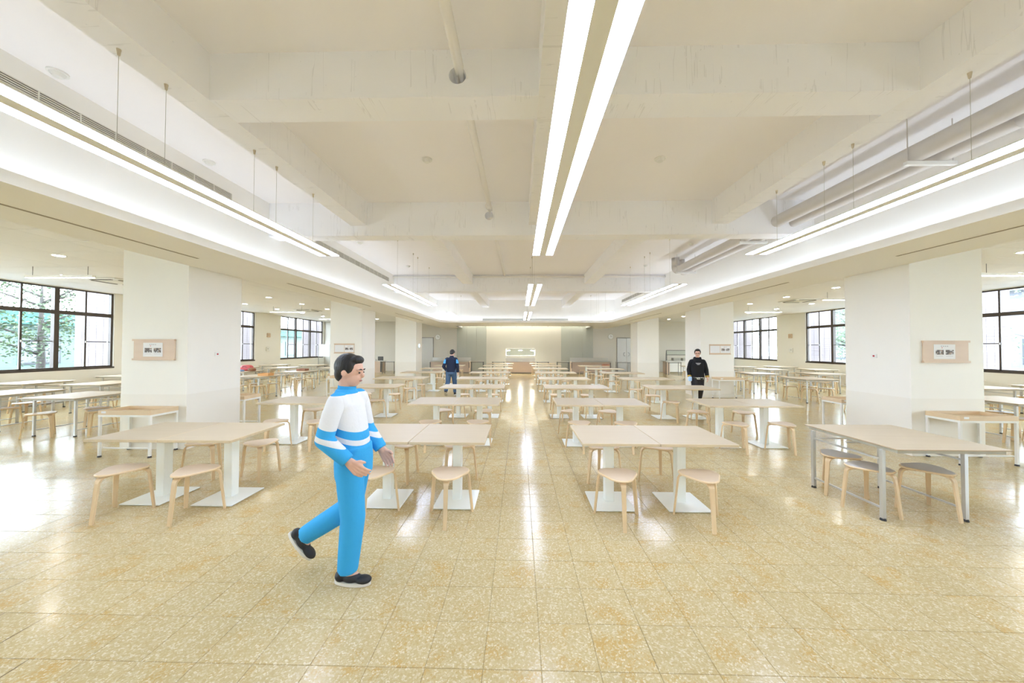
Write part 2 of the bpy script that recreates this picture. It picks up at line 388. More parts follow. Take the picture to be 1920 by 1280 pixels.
# cove: soffit ring, lip, upper walls
def arc(cx, cy, r, a0, a1, n=6): return [(cx+r*cos(a0+(a1-a0)*i/n), cy+r*sin(a0+(a1-a0)*i/n)) for i in range(n+1)]
R_ = .55
inner = [(LIPL, Y0)]+arc(LIPL+R_, LIPB-R_, R_, pi, pi/2)+arc(LIPR-R_, LIPB-R_, R_, pi/2, 0)+[(LIPR, Y0)]
def offs(path, d):
    out = []
    for i, p in enumerate(path):
        a, b_ = Vector(path[max(i-1, 0)]), Vector(path[min(i+1, len(path)-1)]); t_ = (b_-a).normalized(); out.append((p[0]-t_.y*d, p[1]+t_.x*d))
    return out
outl = offs(inner, .03)
mb = MB(); n = len(inner)
vs = [(x, y, z) for (x, y), z in [(p, ZF) for p in inner]+[(p, ZF+.107) for p in inner]+[(p, ZF+.107) for p in outl]+[(p, ZF) for p in outl]]
fs = []
for k in range(4):
    for i in range(n-1): fs.append((k*n+i, k*n+i+1, (k+1) % 4*n+i+1, (k+1) % 4*n+i))
mb.add(vs, fs)
# underside as strips out to the pillar line / end wall
EX0, EX1, EY = -5.355, 6.025, Y1
for (a, b_) in ((EX0, LIPL-.03), (LIPR+.03, EX1)):
    mb.box(a, b_, Y0, LIPB-R_, ZF, ZF+.03)
for sx, cx in ((-1, LIPL+R_), (1, LIPR-R_)):
    fan = arc(cx, LIPB-R_, R_+.03, pi if sx < 0 else 0, pi/2)
    poly = fan+[((EX0 if sx < 0 else EX1), LIPB+.03), ((EX0 if sx < 0 else EX1), LIPB-R_)]
    if sx > 0: poly = poly[::-1]
    mb.prism(poly[::-1], ZF, ZF+.03)
SLOT0, SLOT1, SLY = -3.95, 4.55, 21.1
mb.box(EX0, EX1, LIPB+.03, SLY, ZF, ZF+.03)
mb.box(EX0, SLOT0, SLY, Y1, ZF, ZF+.03); mb.box(SLOT1, EX1, SLY, Y1, ZF, ZF+.03)
mb.box(EX0-.0, EX1, SLY-.0, SLY+.02, ZF, ZF+.40)
mb.box(SLOT0-.02, SLOT0, SLY, Y1, ZF, ZF+.40); mb.box(SLOT1, SLOT1+.02, SLY, Y1, ZF, ZF+.40); mb.box(SLOT0, SLOT1, SLY, Y1, ZF+.40, ZF+.43)
struct('cove_soffit', mb, 'gypsum', 'smooth lowered soffit with upturned lip around the lit ceiling recess', 'soffit')
mb = MB()
mb.box(CVL-.12, CVL, Y0, CVB, ZF+.03, ZS); mb.box(CVR, CVR+.12, Y0, CVB, ZF+.03, ZS); mb.box(CVL-.12, CVR+.12, CVB, CVB+.12, ZF+.03, ZS)
struct('cove_wall', mb, 'gypsum', 'smooth upright white cove wall washed by hidden light', 'wall')
mb = MB()
mb.box(EX0-.0, EX0+.03, Y0, Y1, ZF+.03, ZC+.1); mb.box(EX1-.03, EX1, Y0, Y1, ZF+.03, ZC+.1)
struct('trim_1', mb, 'gypsum', 'upright edge boards closing the soffit above the pillars', 'trim')
# slot diffusers in the soffit
for s_, x in (('left', -4.78), ('right', 5.36)):
    for a, b_, d in ((1.2, 4.95, 'nearest'), (6.9, 10.85, 'middle'), (13.0, 16.8, 'farthest')):
        tag(mk('slot_diffuser', B(x-.018, x+.018, a, b_, ZF-.003, ZF+.004), 'shadow_slot'), '%s thin dark air slot in the %s soffit' % (d, s_), 'air slot', 'air slots in the soffit')

# ------------------------------------------------------------------ cove and slot lighting
tag(mk('cove_light_strip', B(CVL+.10, CVL+.14, Y0+.1, CVB-.15, ZF+.031, ZF+.05), 'cove_light'), 'hidden light strip in the left ceiling cove', 'light strip', 'cove light strips')
tag(mk('cove_light_strip', B(CVR-.14, CVR-.10, Y0+.1, CVB-.15, ZF+.031, ZF+.05), 'cove_light'), 'hidden light strip in the right ceiling cove', 'light strip', 'cove light strips')
tag(mk('cove_light_strip', B(CVL+.2, CVR-.2, CVB-.14, CVB-.10, ZF+.031, ZF+.05), 'cove_light'), 'hidden light strip in the far ceiling cove', 'light strip', 'cove light strips')
t_ = thing('wall_washer', 'bright light slot washing the top of the far wall', 'light', (AX, SLY, ZF))
mk('light_strip', B(SLOT0-AX+.05, SLOT1-AX-.05, 1.9, 1.95, .36, .385), 'slot_light', t_)
for k in range(8): mk('bracket', B(-3.4+k*.97-.015, -3.4+k*.97+.015, .02, .05, -.03, .03), 'dark_metal', t_)

# hanging linear lights
def linear_light(x, ya, yb, wires, lab):
    L = yb-ya; t_ = thing('linear_light', lab, 'ceiling light', (x, (ya+yb)/2, 3.05), group='hanging twin-tube lights')
    mk('housing', B(-.15, .15, -L/2, L/2, -.014, -.003), 'white_metal', t_)
    mk('spine', B(-.048, .048, -L/2, L/2, -.0225, -.014), 'white_metal', t_)
    for s in (-1, 1):
        mk('diffuser', B(s*.0995-.0495, s*.0995+.0495, -L/2+.006, L/2-.006, -.0215, -.014), 'tube_light', t_)
    yc = (ya+yb)/2
    for y, ztop in wires:
        wv = mk('suspension_wire', MB().cyl((0, y-yc, -.003), (0, y-yc, ztop-3.05), .0016, n=6), 'grey_edge', t_)
        mk('anchor', MB().cyl((0, y-yc, ztop-3.05-.045), (0, y-yc, ztop-3.05), .008, .014, n=8), 'brass', wv)
SETS = [(-4.89, -1.09), (1.26, 5.10), (7.48, 11.25), (13.4, 17.2)]
for col, x in (('left', -2.89), ('middle', .345), ('right', 3.49)):
    for k, (a, b_) in enumerate(SETS):
        if k == 1: ws = [(2.36, ZB), (2.69, ZB), (3.62, ZB), (3.96, ZB), (4.68, ZB)]
        elif k == 0: ws = [(a+.3, ZB), (b_-.3, ZB)]
        else: ws = [(a+.5, ZS), (a+1.7, ZS), (a+2.1, ZS), (b_-.45, ZS)]
        linear_light(x, a, b_, ws, '%s hanging twin-tube light of the %s row' % (('unseen rear', 'nearest', 'second', 'farthest')[k], col))

# side aisle downlights and small linear lights
dl = MB().cyl((0, 0, -.004), (0, 0, 0), .085, n=20).mesh('lens', 'down_light')
dr = MB(); n = 20
dr.add([(r*cos(2*pi*i/n), r*sin(2*pi*i/n), z) for r, z in ((.085, -.006), (.105, -.006), (.105, .0)) for i in range(n)], [(k*n+i, k*n+(i+1) % n, (k+1)*n+(i+1) % n, (k+1)*n+i) for k in range(2) for i in range(n)])
dr = dr.mesh('rim', 'plastic_white')
ordn = ['first', 'second', 'third', 'fourth', 'fifth', 'sixth', 'seventh', 'eighth', 'ninth', 'tenth', 'eleventh', 'twelfth']
for side, xs in (('left', (-9.04, -11.4)), ('right', (9.3, 11.7))):
    for xi, x in enumerate(xs):
        for k in range(9):
            y = 6.47+1.87*k+(0 if xi == 0 else -.05)
            if y > 23: continue
            t_ = thing('downlight', '%s round downlight from the near end, %s row of the %s aisle ceiling' % (ordn[k], ('inner', 'window')[xi], side), 'downlight', (x, y, ZC), group='side aisle downlights')
            ob('lens', dl, t_); ob('rim', dr, t_)
for side, xa, xb in (('left', -11.0, -9.45), ('right', 9.65, 11.18)):
    for k, y in enumerate((7.35, 11.05, 14.8, 18.5)):
        t_ = thing('batten_light', '%s slim hanging batten light over the %s aisle' % (('nearest', 'second', 'third', 'farthest')[k], side), 'ceiling light', ((xa+xb)/2, y, 3.17), group='side aisle batten lights')
        L = (xb-xa)/2
        mk('housing', B(-L, L, -.035, .035, .01, .06), 'white_metal', t_); mk('diffuser', B(-L+.01, L-.01, -.03, .03, 0, .01), 'dim_light', t_)
        for s in (-1, 1): mk('hanger', MB().cyl((s*(L-.14), 0, .06), (s*(L-.14), 0, ZC-3.17), .004, n=6), 'dark_metal', t_)
# ceiling cassette units
for side, x, y in (('left', -10.9, 9.0), ('left', -10.2, 16.2), ('right', 10.4, 12.9)):
    t_ = thing('air_cassette', 'square white ceiling air unit, %s aisle, %s' % (side, 'near the %s window' % ('nearest' if y < 10 else 'middle')), 'air conditioner', (x, y, ZC), group='ceiling air units')
    mk('panel', MB().bbox(-.45, .45, -.45, .45, -.035, 0, .01), 'plastic_white', t_)
    mk('intake_grille', B(-.25, .25, -.25, .25, -.042, -.035), 'grille_fin', t_)
    for a in range(4): mk('louver', B(-.28, .28, -.40, -.34, -.045, -.035), 'grille_dark', t_, rz=a*pi/2)

# air grilles on the cove walls
def grille(nm_lab, x, ya, yb, z0, z1, sgn):
    t_ = thing('air_grille', nm_lab, 'vent', (x, (ya+yb)/2, (z0+z1)/2), group='long cove wall grilles')
    L = (yb-ya)/2; h = (z1-z0)/2
    def bx(nm, a, b_, c, d, e, f, m_): return mk(nm, B(*sorted((sgn*a, sgn*b_)), c, d, e, f), m_, t_)
    bx('backing', .001, .004, -L, L, -h, h, 'grille_dark')
    n = 6
    for k in range(n+1): z = -h+k*2*h/n; bx('slat', .004, .016, -L, L, z-.0045, z+.0045, 'grille_fin')
    y = -L
    while y <= L+.01: bx('divider', .004, .018, y-.006, y+.006, -h, h, 'grille_fin'); y += 2*L/round(2*L/.3)
grille('long white air grille on the left cove wall, nearest bay', CVL, .9, 5.12, 3.88, 4.0, 1)
grille('long white air grille on the left cove wall, second bay', CVL, 7.3, 11.45, 3.88, 4.0, 1)
grille('long white air grille on the right cove wall, second bay', CVR, 12.6, 16.9, 3.88, 4.0, -1)
t_ = thing('air_grille', 'long air grille on the far cove wall', 'vent', (AX, CVB, 3.13), group='long cove wall grilles')
mk('backing', B(-2.3, 2.3, -.004, -.001, -.05, .05), 'grille_dark', t_)
for k in range(5): mk('slat', B(-2.3, 2.3, -.016, -.004, -.05+k*.025-.004, -.05+k*.025+.004), 'grille_fin', t_)

# smoke detectors / round ceiling devices
for x, y, lab in ((-4.3, 3.04, 'left strip of ceiling, nearest the viewer'), (-4.28, 4.57, 'left strip of ceiling, before the girder'), (-1.26, 4.56, 'left of the middle beam'), (1.89, 4.6, 'right of the middle beam'), (-3.9, 8.2, 'left of the second bay'), (-3.5, 10.6, 'far left of the second bay'), (4.2, 8.4, 'right of the second bay, by the ducts'), (3.9, 10.6, 'far right of the second bay')):
    t_ = thing('smoke_detector', 'round white smoke detector, %s' % lab, 'smoke detector', (x, y, ZS), group='ceiling smoke detectors')
    mk('base', MB().cyl((0, 0, -.015), (0, 0, 0), .07, n=20), 'plastic_white', t_); mk('sensor_cap', MB().cyl((0, 0, -.045), (0, 0, -.015), .035, .055, n=20), 'plastic_white', t_)

# pipes and ducts
t_ = thing('conduit_pipe', 'white painted pipe running through holes in the beams', 'pipe', (PIPEX, 0, 0), kind='thing')
mk('pipe_run', MB().cyl((0, Y0+.1, PIPEZ+.01), (.02, 11.5, PIPEZ+.13), .042, n=14), 'pipe_paint', t_, smooth=True)
for y in (5.7,): mk('pipe_collar', MB().cyl((0, y, PIPEZ+.06), (0, y+.05, PIPEZ+.06), .05, n=14), 'pipe_paint', t_)
tag(mk('conduit_pipe', MB().cyl((CVL+.02, 11.86, 4.11), (CVR-.02, 11.86, 4.11), .035, n=10), 'pipe_paint', smooth=True), 'white cross pipe along the top of the second girder', 'pipe')
def bend(p0, p1, r, n=6):
    # run along y then turn up
    x = p0[0]; y1, z0 = p1[1], p0[2]; pts = [p0]
    for i in range(n+1):
        a = pi/2*i/n; pts.append((x, y1-r+r*sin(a), z0+r-r*cos(a)))
    return pts+[(x, y1, ZS-.01)]
t_ = thing('air_duct', 'wide white round duct along the right cove, nearer the lights', 'duct', (4.42, 0, 0))
mk('duct_run', MB().tube(bend((0, Y0+.1, 3.825), (0, 9.75, 0), .14), .10, 16), 'duct_paint', t_, smooth=True)
t_ = thing('air_duct', 'narrower white round duct along the right cove, beside the wall', 'duct', (4.70, 0, 0))
mk('duct_run', MB().tube(bend((0, Y0+.1, 3.80), (0, 9.95, 0), .12), .075, 16), 'duct_paint', t_, smooth=True)
mk('duct_sleeve', MB().cyl((0, Y0+.1, 3.80), (0, 3.25, 3.80), .095, n=16), 'duct_paint', t_, smooth=True)
for k, y in enumerate((3.85, 6.72, 9.4)):
    t_ = thing('duct_hanger', '%s white trapeze hanger under the ducts' % ('nearest', 'middle', 'farthest')[k], 'hanger', (4.55, y, 3.70), group='duct hangers')
    mk('bar', B(-.27, .27, -.02, .02, -.02, .02), 'plastic_white', t_)
    for s in (-1, 1): mk('rod', MB().cyl((s*.245, 0, .02), (s*.245, 0, ZS-3.70), .006, n=6), 'duct_paint', t_)

# ------------------------------------------------------------------ furniture prototypes (meshes shared)
def top_mesh(w_, d, z0, z1, top='birch_top', edge='birch_edge'):
    mb = MB().bbox(-w_/2, w_/2, -d/2, d/2, z0, z1, .003, 1)
    zt = z1
    me = mb.mesh('table_top', [top, edge])
    for p in me.polygons:
        if p.normal.z > .9: p.material_index = 0
    return me
TOP_Z = .715
PT_TOP = top_mesh(.752, .80, TOP_Z-.028, TOP_Z)
PT_COL = MB().bbox(-.046, .046, -.05, .05, .012, TOP_Z-.034, .004).mesh('pedestal', 'mint_metal')
PT_BASE = MB().bbox(-.215, .215, -.232, .232, .003, .015, .004).mesh('base_plate', 'mint_metal')
PT_PLATE = B(-.16, .16, -.16, .16, TOP_Z-.034, TOP_Z-.028).mesh('mounting_plate', 'mint_metal')
def pedestal_table(x, y, dx, lab, group, rz=0.0):
    t_ = thing('pedestal_table', lab, 'table', (x, y, 0), rz, group)
    ob('table_top', PT_TOP, t_); ob('pedestal', PT_COL, t_, (dx, -.03, 0)); ob('base_plate', PT_BASE, t_, (dx, -.05, 0)); ob('mounting_plate', PT_PLATE, t_, (dx, -.03, 0))

# three-legged bent plywood stool
def seat_mesh(matname):
    mb = MB(); n = 36; rings = []
    for e, z in ((-.012, .419), (0, .424), (0, .434), (-.010, .440)):
        rings.append([((.178+.022*cos(3*(a-pi/2*3))+e)*cos(a), (.178+.022*cos(3*(a-pi/2*3))+e)*sin(a), z) for a in (2*pi*i/n for i in range(n))])
    vs = sum(rings, []); fs = [tuple(range(n-1, -1, -1)), tuple(range(3*n, 4*n))]
    for k in range(3): fs += [(k*n+i, k*n+(i+1) % n, (k+1)*n+(i+1) % n, (k+1)*n+i) for i in range(n)]
    mb.add(vs, fs, 1); me = mb.mesh('seat', [matname, 'stool_leg'])
    for p in me.polygons:
        if p.normal.z > .9: p.material_index = 0
    return me
SEAT, SEAT_G = seat_mesh('stool_seat'), seat_mesh('seat_grey')
def leg_mesh():
    path = [(.05, .411), (.13, .411)]
    for i in range(1, 6):
        a = pi/2*i/5*.93; path.append((.148+.05*sin(a), .361+.05*cos(a)))
    path += [(.216, .20), (.238, 0)]
    mb = MB(); vs = []; fs = []; n = len(path)
    for i, (r, z) in enumerate(path):
        p, q = path[max(i-1, 0)], path[min(i+1, n-1)]; d = Vector((q[0]-p[0], q[1]-p[1])).normalized(); nn = Vector((-d.y, d.x))*.0085
        wd = .027-.0115*max(0, (i-3))/(n-4)
        for s, u in ((1, 1), (1, -1), (-1, -1), (-1, 1)): vs.append((r+nn.x*s, wd*u, z+nn.y*s))
    for i in range(n-1):
        for k in range(4): fs.append((i*4+k, i*4+(k+1) % 4, i*4+4+(k+1) % 4, i*4+4+k))
    fs += [(3, 2, 1, 0), ((n-1)*4, (n-1)*4+1, (n-1)*4+2, (n-1)*4+3)]
    return mb.add(vs, fs).mesh('leg', 'stool_leg')
LEG = leg_mesh()
n_stools = 0
def stool(x, y, lab, group, rz=0.0, grey=False, z=0.0):
    global n_stools; n_stools += 1
    t_ = thing('bentwood_stool', lab, 'stool', (x, y, z), rz, group)
    ob('seat', SEAT_G if grey else SEAT, t_)
    for k in range(3): ob('leg', LEG, t_, (0, 0, 0), -pi/2+k*2*pi/3)

# ------------------------------------------------------------------ central rows
COLS = [('A', -3.64, .08, 'far-left column'), ('B', -1.095, .045, 'column left of the central aisle'), ('C', 1.372, -.03, 'column right of the central aisle'), ('D', 3.83, -.02, 'far-right column')]
ROWS = [3.76, 6.0, 8.25, 10.53, 12.95, 15.35, 17.8, 20.1]
RN = ['front row', 'second row', 'third row', 'fourth row', 'fifth row', 'sixth row', 'seventh row', 'last row']
rnd = random.Random(3)
for c, cx, dx, cl in COLS:
    for r, y in enumerate(ROWS):
        if c == 'D' and r == 0: continue
        if c in 'AD' and r == 7: continue
        jx = 0 if r < 2 else rnd.uniform(-.03, .03)
        for s in (-1, 1):
            side = 'left' if s < 0 else 'right'
            pedestal_table(cx+jx+s*.379, y, dx*(.5 if r else 1), 'pale wood pedestal table, %s of its pair, %s, %s' % (side, RN[r], cl), 'pedestal tables of the central hall')
            for e in (-1, 1):
                jj = rnd.uniform(-.05, .05); rot = rnd.uniform(-.12, .12)
                px = cx+jx+s*.379+jj; py = y+(-.43 if e < 0 else .60)+rnd.uniform(-.03, .03)
                if r == 0: 
                    py = 3.33 if e < 0 else 4.30; px = {('A', -1): -3.95, ('A', 1): -3.21, ('B', -1): -1.42, ('B', 1): -.675, ('C', -1): .955, ('C', 1): 1.74}[(c, s)] if e < 0 else px
                if e > 0: rot += pi+rnd.choice((0, .5, -.5))
                if r > 1 and rnd.random() < .10: continue
                stool(px, py, 'bentwood stool, %s side of the %s table, %s, %s' % ('near' if e < 0 else 'far', side, RN[r], cl), 'bentwood stools of the central hall', rot)

# ------------------------------------------------------------------ folding tables with steel legs
def fold_meshes(w_, d, lx0, lx1):
    top = MB().bbox(-w_/2, w_/2, -d/2, d/2, TOP_Z-.012, TOP_Z, .003, 1); top = top.mesh('table_top', ['birch_top', 'fold_edge'])
    for p in top.polygons:
        if p.normal.z > .9: p.material_index = 0
    rim = MB(); e = .03
    for a in ((-w_/2+e, w_/2-e, -d/2+e, -d/2+e+.02), (-w_/2+e, w_/2-e, d/2-e-.02, d/2-e), (-w_/2+e, -w_/2+e+.02, -d/2+e+.02, d/2-e-.02), (w_/2-e-.02, w_/2-e, -d/2+e+.02, d/2-e-.02)): rim.box(*a, TOP_Z-.045, TOP_Z-.012)
    rim = rim.mesh('edge_rim', 'grey_edge')
    return top, rim
FT = fold_meshes(1.04, 1.04, 0, 0)
LEGM = MB().box(-.018, .018, -.018, .018, .02, TOP_Z-.045).mesh('leg', 'white_metal'); LEGS = MB().box(-.016, .016, -.016, .016, .02, TOP_Z-.045).mesh('leg', 'steel_leg')
FOOT = MB().cyl((0, 0, 0), (0, 0, .022), .026, .021, n=10).mesh('foot', 'black_rubber')
BARW = B(-.008, .008, -.37, .37, -.009, .009).mesh('stretcher', 'white_metal'); BARS = B(-.008, .008, -.37, .37, -.009, .009).mesh('stretcher', 'steel_leg')
BARX = B(-.37, .37, -.008, .008, -.009, .009).mesh('cross_rail', 'white_metal')
def folding_table(x, y, lab, group, rz=0.0, off=0.0, steel=False):
    t_ = thing('folding_table', lab, 'table', (x, y, 0), rz, group)
    ob('table_top', FT[0], t_); ob('edge_rim', FT[1], t_)
    for sx in (-1, 1):
        for sy in (-1, 1):
            l = ob('leg', LEGS if steel else LEGM, t_, (sx*.385+off, sy*.385, 0)); ob('foot', FOOT, l)
        ob('stretcher', BARS if steel else BARW, t_, (sx*.385+off, 0, .115)); ob('stretcher', BARS if steel else BARW, t_, (sx*.385+off, 0, .58))
    ob('cross_rail', BARX, t_, (off, .385, .58)); ob('cross_rail', BARX, t_, (off, 0, .64))
folding_table(4.02, 3.77, 'square folding table with steel legs, front of the far-right column', 'folding tables', 0, -.14, True)
stool(3.60, 3.62, 'grey-topped bentwood stool at the near left of the front right folding table', 'stools under the folding tables', .35, True)
stool(3.66, 4.02, 'grey-topped bentwood stool behind it, far left under the front right folding table', 'stools under the folding tables', .9, True)
stool(4.14, 3.58, 'grey-topped bentwood stool at the right under the front right folding table', 'stools under the folding tables', .15, True)

SIDE_ROWS = [5.95, 8.1, 10.35, 12.5, 14.85, 17.05]
for side, xs in (('left', (-8.5, -10.75, -12.75)), ('right', (8.95, 11.2, 13.2))):
    for ci, x in enumerate(xs):
        cn = ('pillar', 'middle', 'window')[ci]
        for ri, yf in enumerate(SIDE_ROWS):
            jy = rnd.uniform(-.08, .08) if ri else 0; jx = rnd.uniform(-.06, .06) if ri else 0
            xx, yy = x+jx, yf+.52+jy
            if side == 'left' and ci == 1 and ri == 0: xx, yy = -10.4, 6.75
            tl = '%s, %s column of the %s aisle' % (RN[ri], cn, side)
            folding_table(xx, yy, 'square folding table on slim metal legs, %s' % tl, 'folding tables', rnd.uniform(-.02, .02), 0, True)
            spots = [(-.28, -.30), (.26, -.28), (-.26, .36), (.27, .34)]
            if ci == 2: spots = spots[1:3]
            if ri == 0 and side == 'left' and ci == 0: spots = [(-.22, -.38), (.08, .12), (.45, -.10)]
            for si, (sx, sy) in enumerate(spots):
                if rnd.random() < .12: continue
                if n_stools >= 285: break
                stool(xx+sx+rnd.uniform(-.05, .05), yy+sy+rnd.uniform(-.05, .05), 'bentwood stool at the %s %s of the %s table, %s aisle %s column' % ('near' if sy < 0 else 'far', 'left' if sx < 0 else 'right', RN[ri], side, cn), 'stools under the folding tables', rnd.uniform(0, 2), rnd.random() < .4)

# ------------------------------------------------------------------ tray stands beside the pillars
def tray_stand(x, y, lab, rz=0.0):
    t_ = thing('tray_stand', lab, 'side table', (x, y, 0), rz, 'tray stands by the pillars')
    W, D, z = .80, .42, .60
    for sx in (-1, 1):
        for sy in (-1, 1):
            l = mk('leg', B(-.014, .014, -.014, .014, .02, z), 'white_metal', t_, (sx*(W/2-.016), sy*(D/2-.016), 0)); ob('foot', FOOT, l)
    mb = MB(); mb.box(-W/2, W/2, -D/2, -D/2+.03, z, z+.03); mb.box(-W/2, W/2, D/2-.03, D/2, z, z+.03); mb.box(-W/2, -W/2+.03, -D/2+.03, D/2-.03, z, z+.03); mb.box(W/2-.03, W/2, -D/2+.03, D/2-.03, z, z+.03)
    mk('frame', mb, 'white_metal', t_)
    mb = MB(); mb.box(-W/2+.03, W/2-.03, -D/2+.03, -D/2+.05, .12, .14); mb.box(-W/2+.03, W/2-.03, D/2-.05, D/2-.03, .12, .14)
    mk('stretcher', mb, 'white_metal', t_)
    tr = mk('tray', B(-W/2, W/2, -D/2, D/2, z+.03, z+.045), 'tray_wood', t_)
    for a in ((-W/2, W/2, -D/2, -D/2+.018), (-W/2, W/2, D/2-.018, D/2), (-W/2, -W/2+.018, -D/2+.018, D/2-.018), (W/2-.018, W/2, -D/2+.018, D/2-.018)): mk('rim', B(*a, z+.045, z+.095), 'tray_wood', tr)
    mk('sticker', B(-W/2+.05, -W/2+.12, -D/2-.001, -D/2, z+.055, z+.085), 'paper', t_)
tray_stand(-5.88, 5.18, 'white-framed wooden tray stand in front of the nearest left pillar')
tray_stand(6.62, 5.18, 'white-framed wooden tray stand in front of the nearest right pillar')
tray_stand(-5.9, 11.22, 'white-framed wooden tray stand in front of the second left pillar')
tray_stand(6.75, 11.22, 'white-framed wooden tray stand in front of the second right pillar')
tray_stand(-5.72, 6.72, 'white-framed wooden tray stand behind the nearest left pillar')
tray_stand(6.40, 6.72, 'white-framed wooden tray stand behind the nearest right pillar')

# ------------------------------------------------------------------ notice boards, alarms, signs
def notice_board(x, y, lab, wide=False):
    t_ = thing('notice_board', lab, 'notice board', (x, y, 1.60), group='pillar notice boards')
    W = .34
    mk('panel', MB().box(-W, W, -.014, -.001, -.165, .165), 'board_wood', t_)
    mk('top_ledge', B(-W-.008, W+.008, -.032, -.001, .14, .17), 'board_wood', t_); mk('bottom_ledge', B(-W-.008, W+.008, -.032, -.001, -.17, -.14), 'board_wood', t_)
    def sheet(cx, w_, h):
        p = mk('paper_sheet', B(cx-w_/2, cx+w_/2, -.017, -.0145, -h/2, h/2), 'paper', t_)
        return p
    p = sheet(-.02 if not wide else .17, .32, .225 if not wide else .24); c = -.02 if not wide else .17
    for s in (-1, 1):
        mb = MB(); rr = random.Random(int(x*7)+s)
        for a in range(6):
            for b_ in range(4): mb.add([(c+s*.075-.06+a*.02, -.0176, -.045+b_*.018), (c+s*.075-.06+a*.02+.02, -.0176, -.045+b_*.018), (c+s*.075-.06+a*.02+.02, -.0176, -.027+b_*.018), (c+s*.075-.06+a*.02, -.0176, -.027+b_*.018)], [(0, 1, 2, 3)], rr.choice((0, 0, 1, 2)))
        mk('photo_print', mb, ['print_dark', 'print_mid', 'paper_line'], p)
        mk('caption', B(c+s*.075-.055, c+s*.075+.05, -.0178, -.0172, -.07, -.064), 'paper_line', p)
    mb = MB()
    for a in range(4): mb.box(c-.055+a*.03, c-.055+a*.03+.018, -.0178, -.0172, .075, .092)
    mk('heading', mb, 'paper_line', p); mk('red_mark', B(c-.045, c-.03, -.0178, -.0172, .055, .066), 'print_red', p)
    if wide:
        p = sheet(-.165, .32, .24); mb = MB()
        for a in range(7): mb.box(-.30+a*.042, -.299+a*.042, -.0178, -.0172, -.09, .09)
        for b_ in range(5): mb.box(-.30, -.048, -.0178, -.0172, -.09+b_*.045, -.089+b_*.045)
        mk('printed_table', mb, 'paper_line', p)
notice_board(-5.895, PY[0]-.002, 'wooden notice board with one photo sheet, nearest left pillar'); notice_board(6.54, PY[0]-.002, 'wooden notice board with one photo sheet, nearest right pillar')
notice_board(-5.96, PY[1]-.002, 'wooden notice board with a printed table, second left pillar', True); notice_board(6.66, PY[1]-.002, 'wooden notice board with a printed table, second right pillar', True)
for x, s, lab in ((PL[1], 1, 'left'), (PR[0], -1, 'right')):
    t_ = thing('alarm_button', 'small white plate with a red button, side of the nearest %s pillar' % lab, 'alarm button', (x, 5.935, 1.52))
    mk('plate', MB().bbox(*sorted((s*.001, s*.012)), -.045, .045, -.035, .035, .003), 'plastic_white', t_); mk('button', MB().cyl((s*.012, 0, 0), (s*.02, 0, 0), .014, n=12), 'red_plastic', t_)
    for z, y, kind in ((2.28, 18.18, 'speaker'), (1.53, 18.15, 'thermostat')):
        xx = WL if s > 0 else WR
        t_ = thing('wall_%s' % kind, 'small cream wall box %s the %s, between the %s windows' % (('above', 'switch') if z > 2 else ('below', 'speaker'), lab) if False else 'small cream wall %s between the far windows, %s wall' % (kind, lab), kind, (xx, y, z))
        mk('housing', MB().bbox(*sorted((s*.001, s*.05)), -.12, .12, -.11, .11, .01), 'board_wood' if z > 2 else 'plastic_white', t_)
        mk('dial', MB().cyl((s*.05, -.04, .02), (s*.056, -.04, .02), .03, n=10), 'grey_edge', t_)
t_ = thing('panel_screen', 'small blue lit control panel on the far left pillar', 'control panel', (PL[1], 18.05, 1.72))
mk('housing', MB().bbox(.001, .03, -.13, .13, -.11, .11, .006), 'plastic_white', t_); mk('screen', B(.03, .032, -.11, .11, -.07, .09), 'screen_blue', t_)

# ------------------------------------------------------------------ far wall: doors, clocks, glass panels, counters
def door(n_, x0, x1, lab, double):
    d = thing('door_%d' % n_, lab, 'door', ((x0+x1)/2, Y1, 0), kind='structure'); W = (x1-x0)/2
    mk('frame', MB().box(-W-.04, -W, -.04, -.001, 0, 2.32).box(W, W+.04, -.04, -.001, 0, 2.32).box(-W-.04, W+.04, -.05, -.001, 2.28, 2.34), 'door_frame', d)
    xs = ((-W, -.008), (.008, W)) if double else ((-W, W),)
    for a, b_ in xs:
        l = mk('leaf', B(a+.004, b_-.004, -.03, -.002, .01, 2.28), 'door_steel', d)
        hx = (b_-.09 if b_ < .5 and a < 0 else a+.09)
        n = 16; mb = MB(); mb.tube([(hx+.0, -.05, 1.22+.15*cos(pi*i/10)) if False else (hx+(.10*sin(pi*i/10)*(-1 if a < 0 else 1)), -.05, 1.20+.12*cos(pi*i/10)) for i in range(11)], .012, 8)
        mk('handle', mb, 'dark_metal', l)
door(1, -7.1, -5.98, 'single stainless steel door in the far wall, left side', False)
door(2, 6.68, 7.92, 'double stainless steel door with round pulls in the far wall', True)
for x, z, lab in ((-5.648, 2.35, 'left'), (6.24, 2.40, 'right')):
    t_ = thing('wall_clock', 'round white wall clock high on the far wall, %s side' % lab, 'clock', (x, Y1, z), group='wall clocks')
    mk('rim', MB().cyl((0, -.035, 0), (0, -.001, 0), .19, n=28), 'grey_edge', t_); mk('face', MB().cyl((0, -.038, 0), (0, -.0351, 0), .17, n=28), 'clock_face', t_)
    mk('hour_hand', B(-.008, .008, -.041, -.0385, -.01, .085), 'dark_metal', t_); mk('minute_hand', B(-.01, .13, -.044, -.0415, -.006, .006), 'dark_metal', t_)
for x0, x1, lab in ((-4.32, -2.285, 'left'), (2.855, 5.04, 'right')):
    t_ = thing('glass_screen', 'grey-green frosted glass panel on the far wall, %s of the counter' % lab, 'glass panel', ((x0+x1)/2, Y1, 0), group='frosted glass panels')
    W = (x1-x0)/2
    for k in range(3): mk('pane', B(-W+k*2*W/3+.004, -W+(k+1)*2*W/3-.004, -.03, -.002, .02, ZF+.36), 'glass_panel', t_)
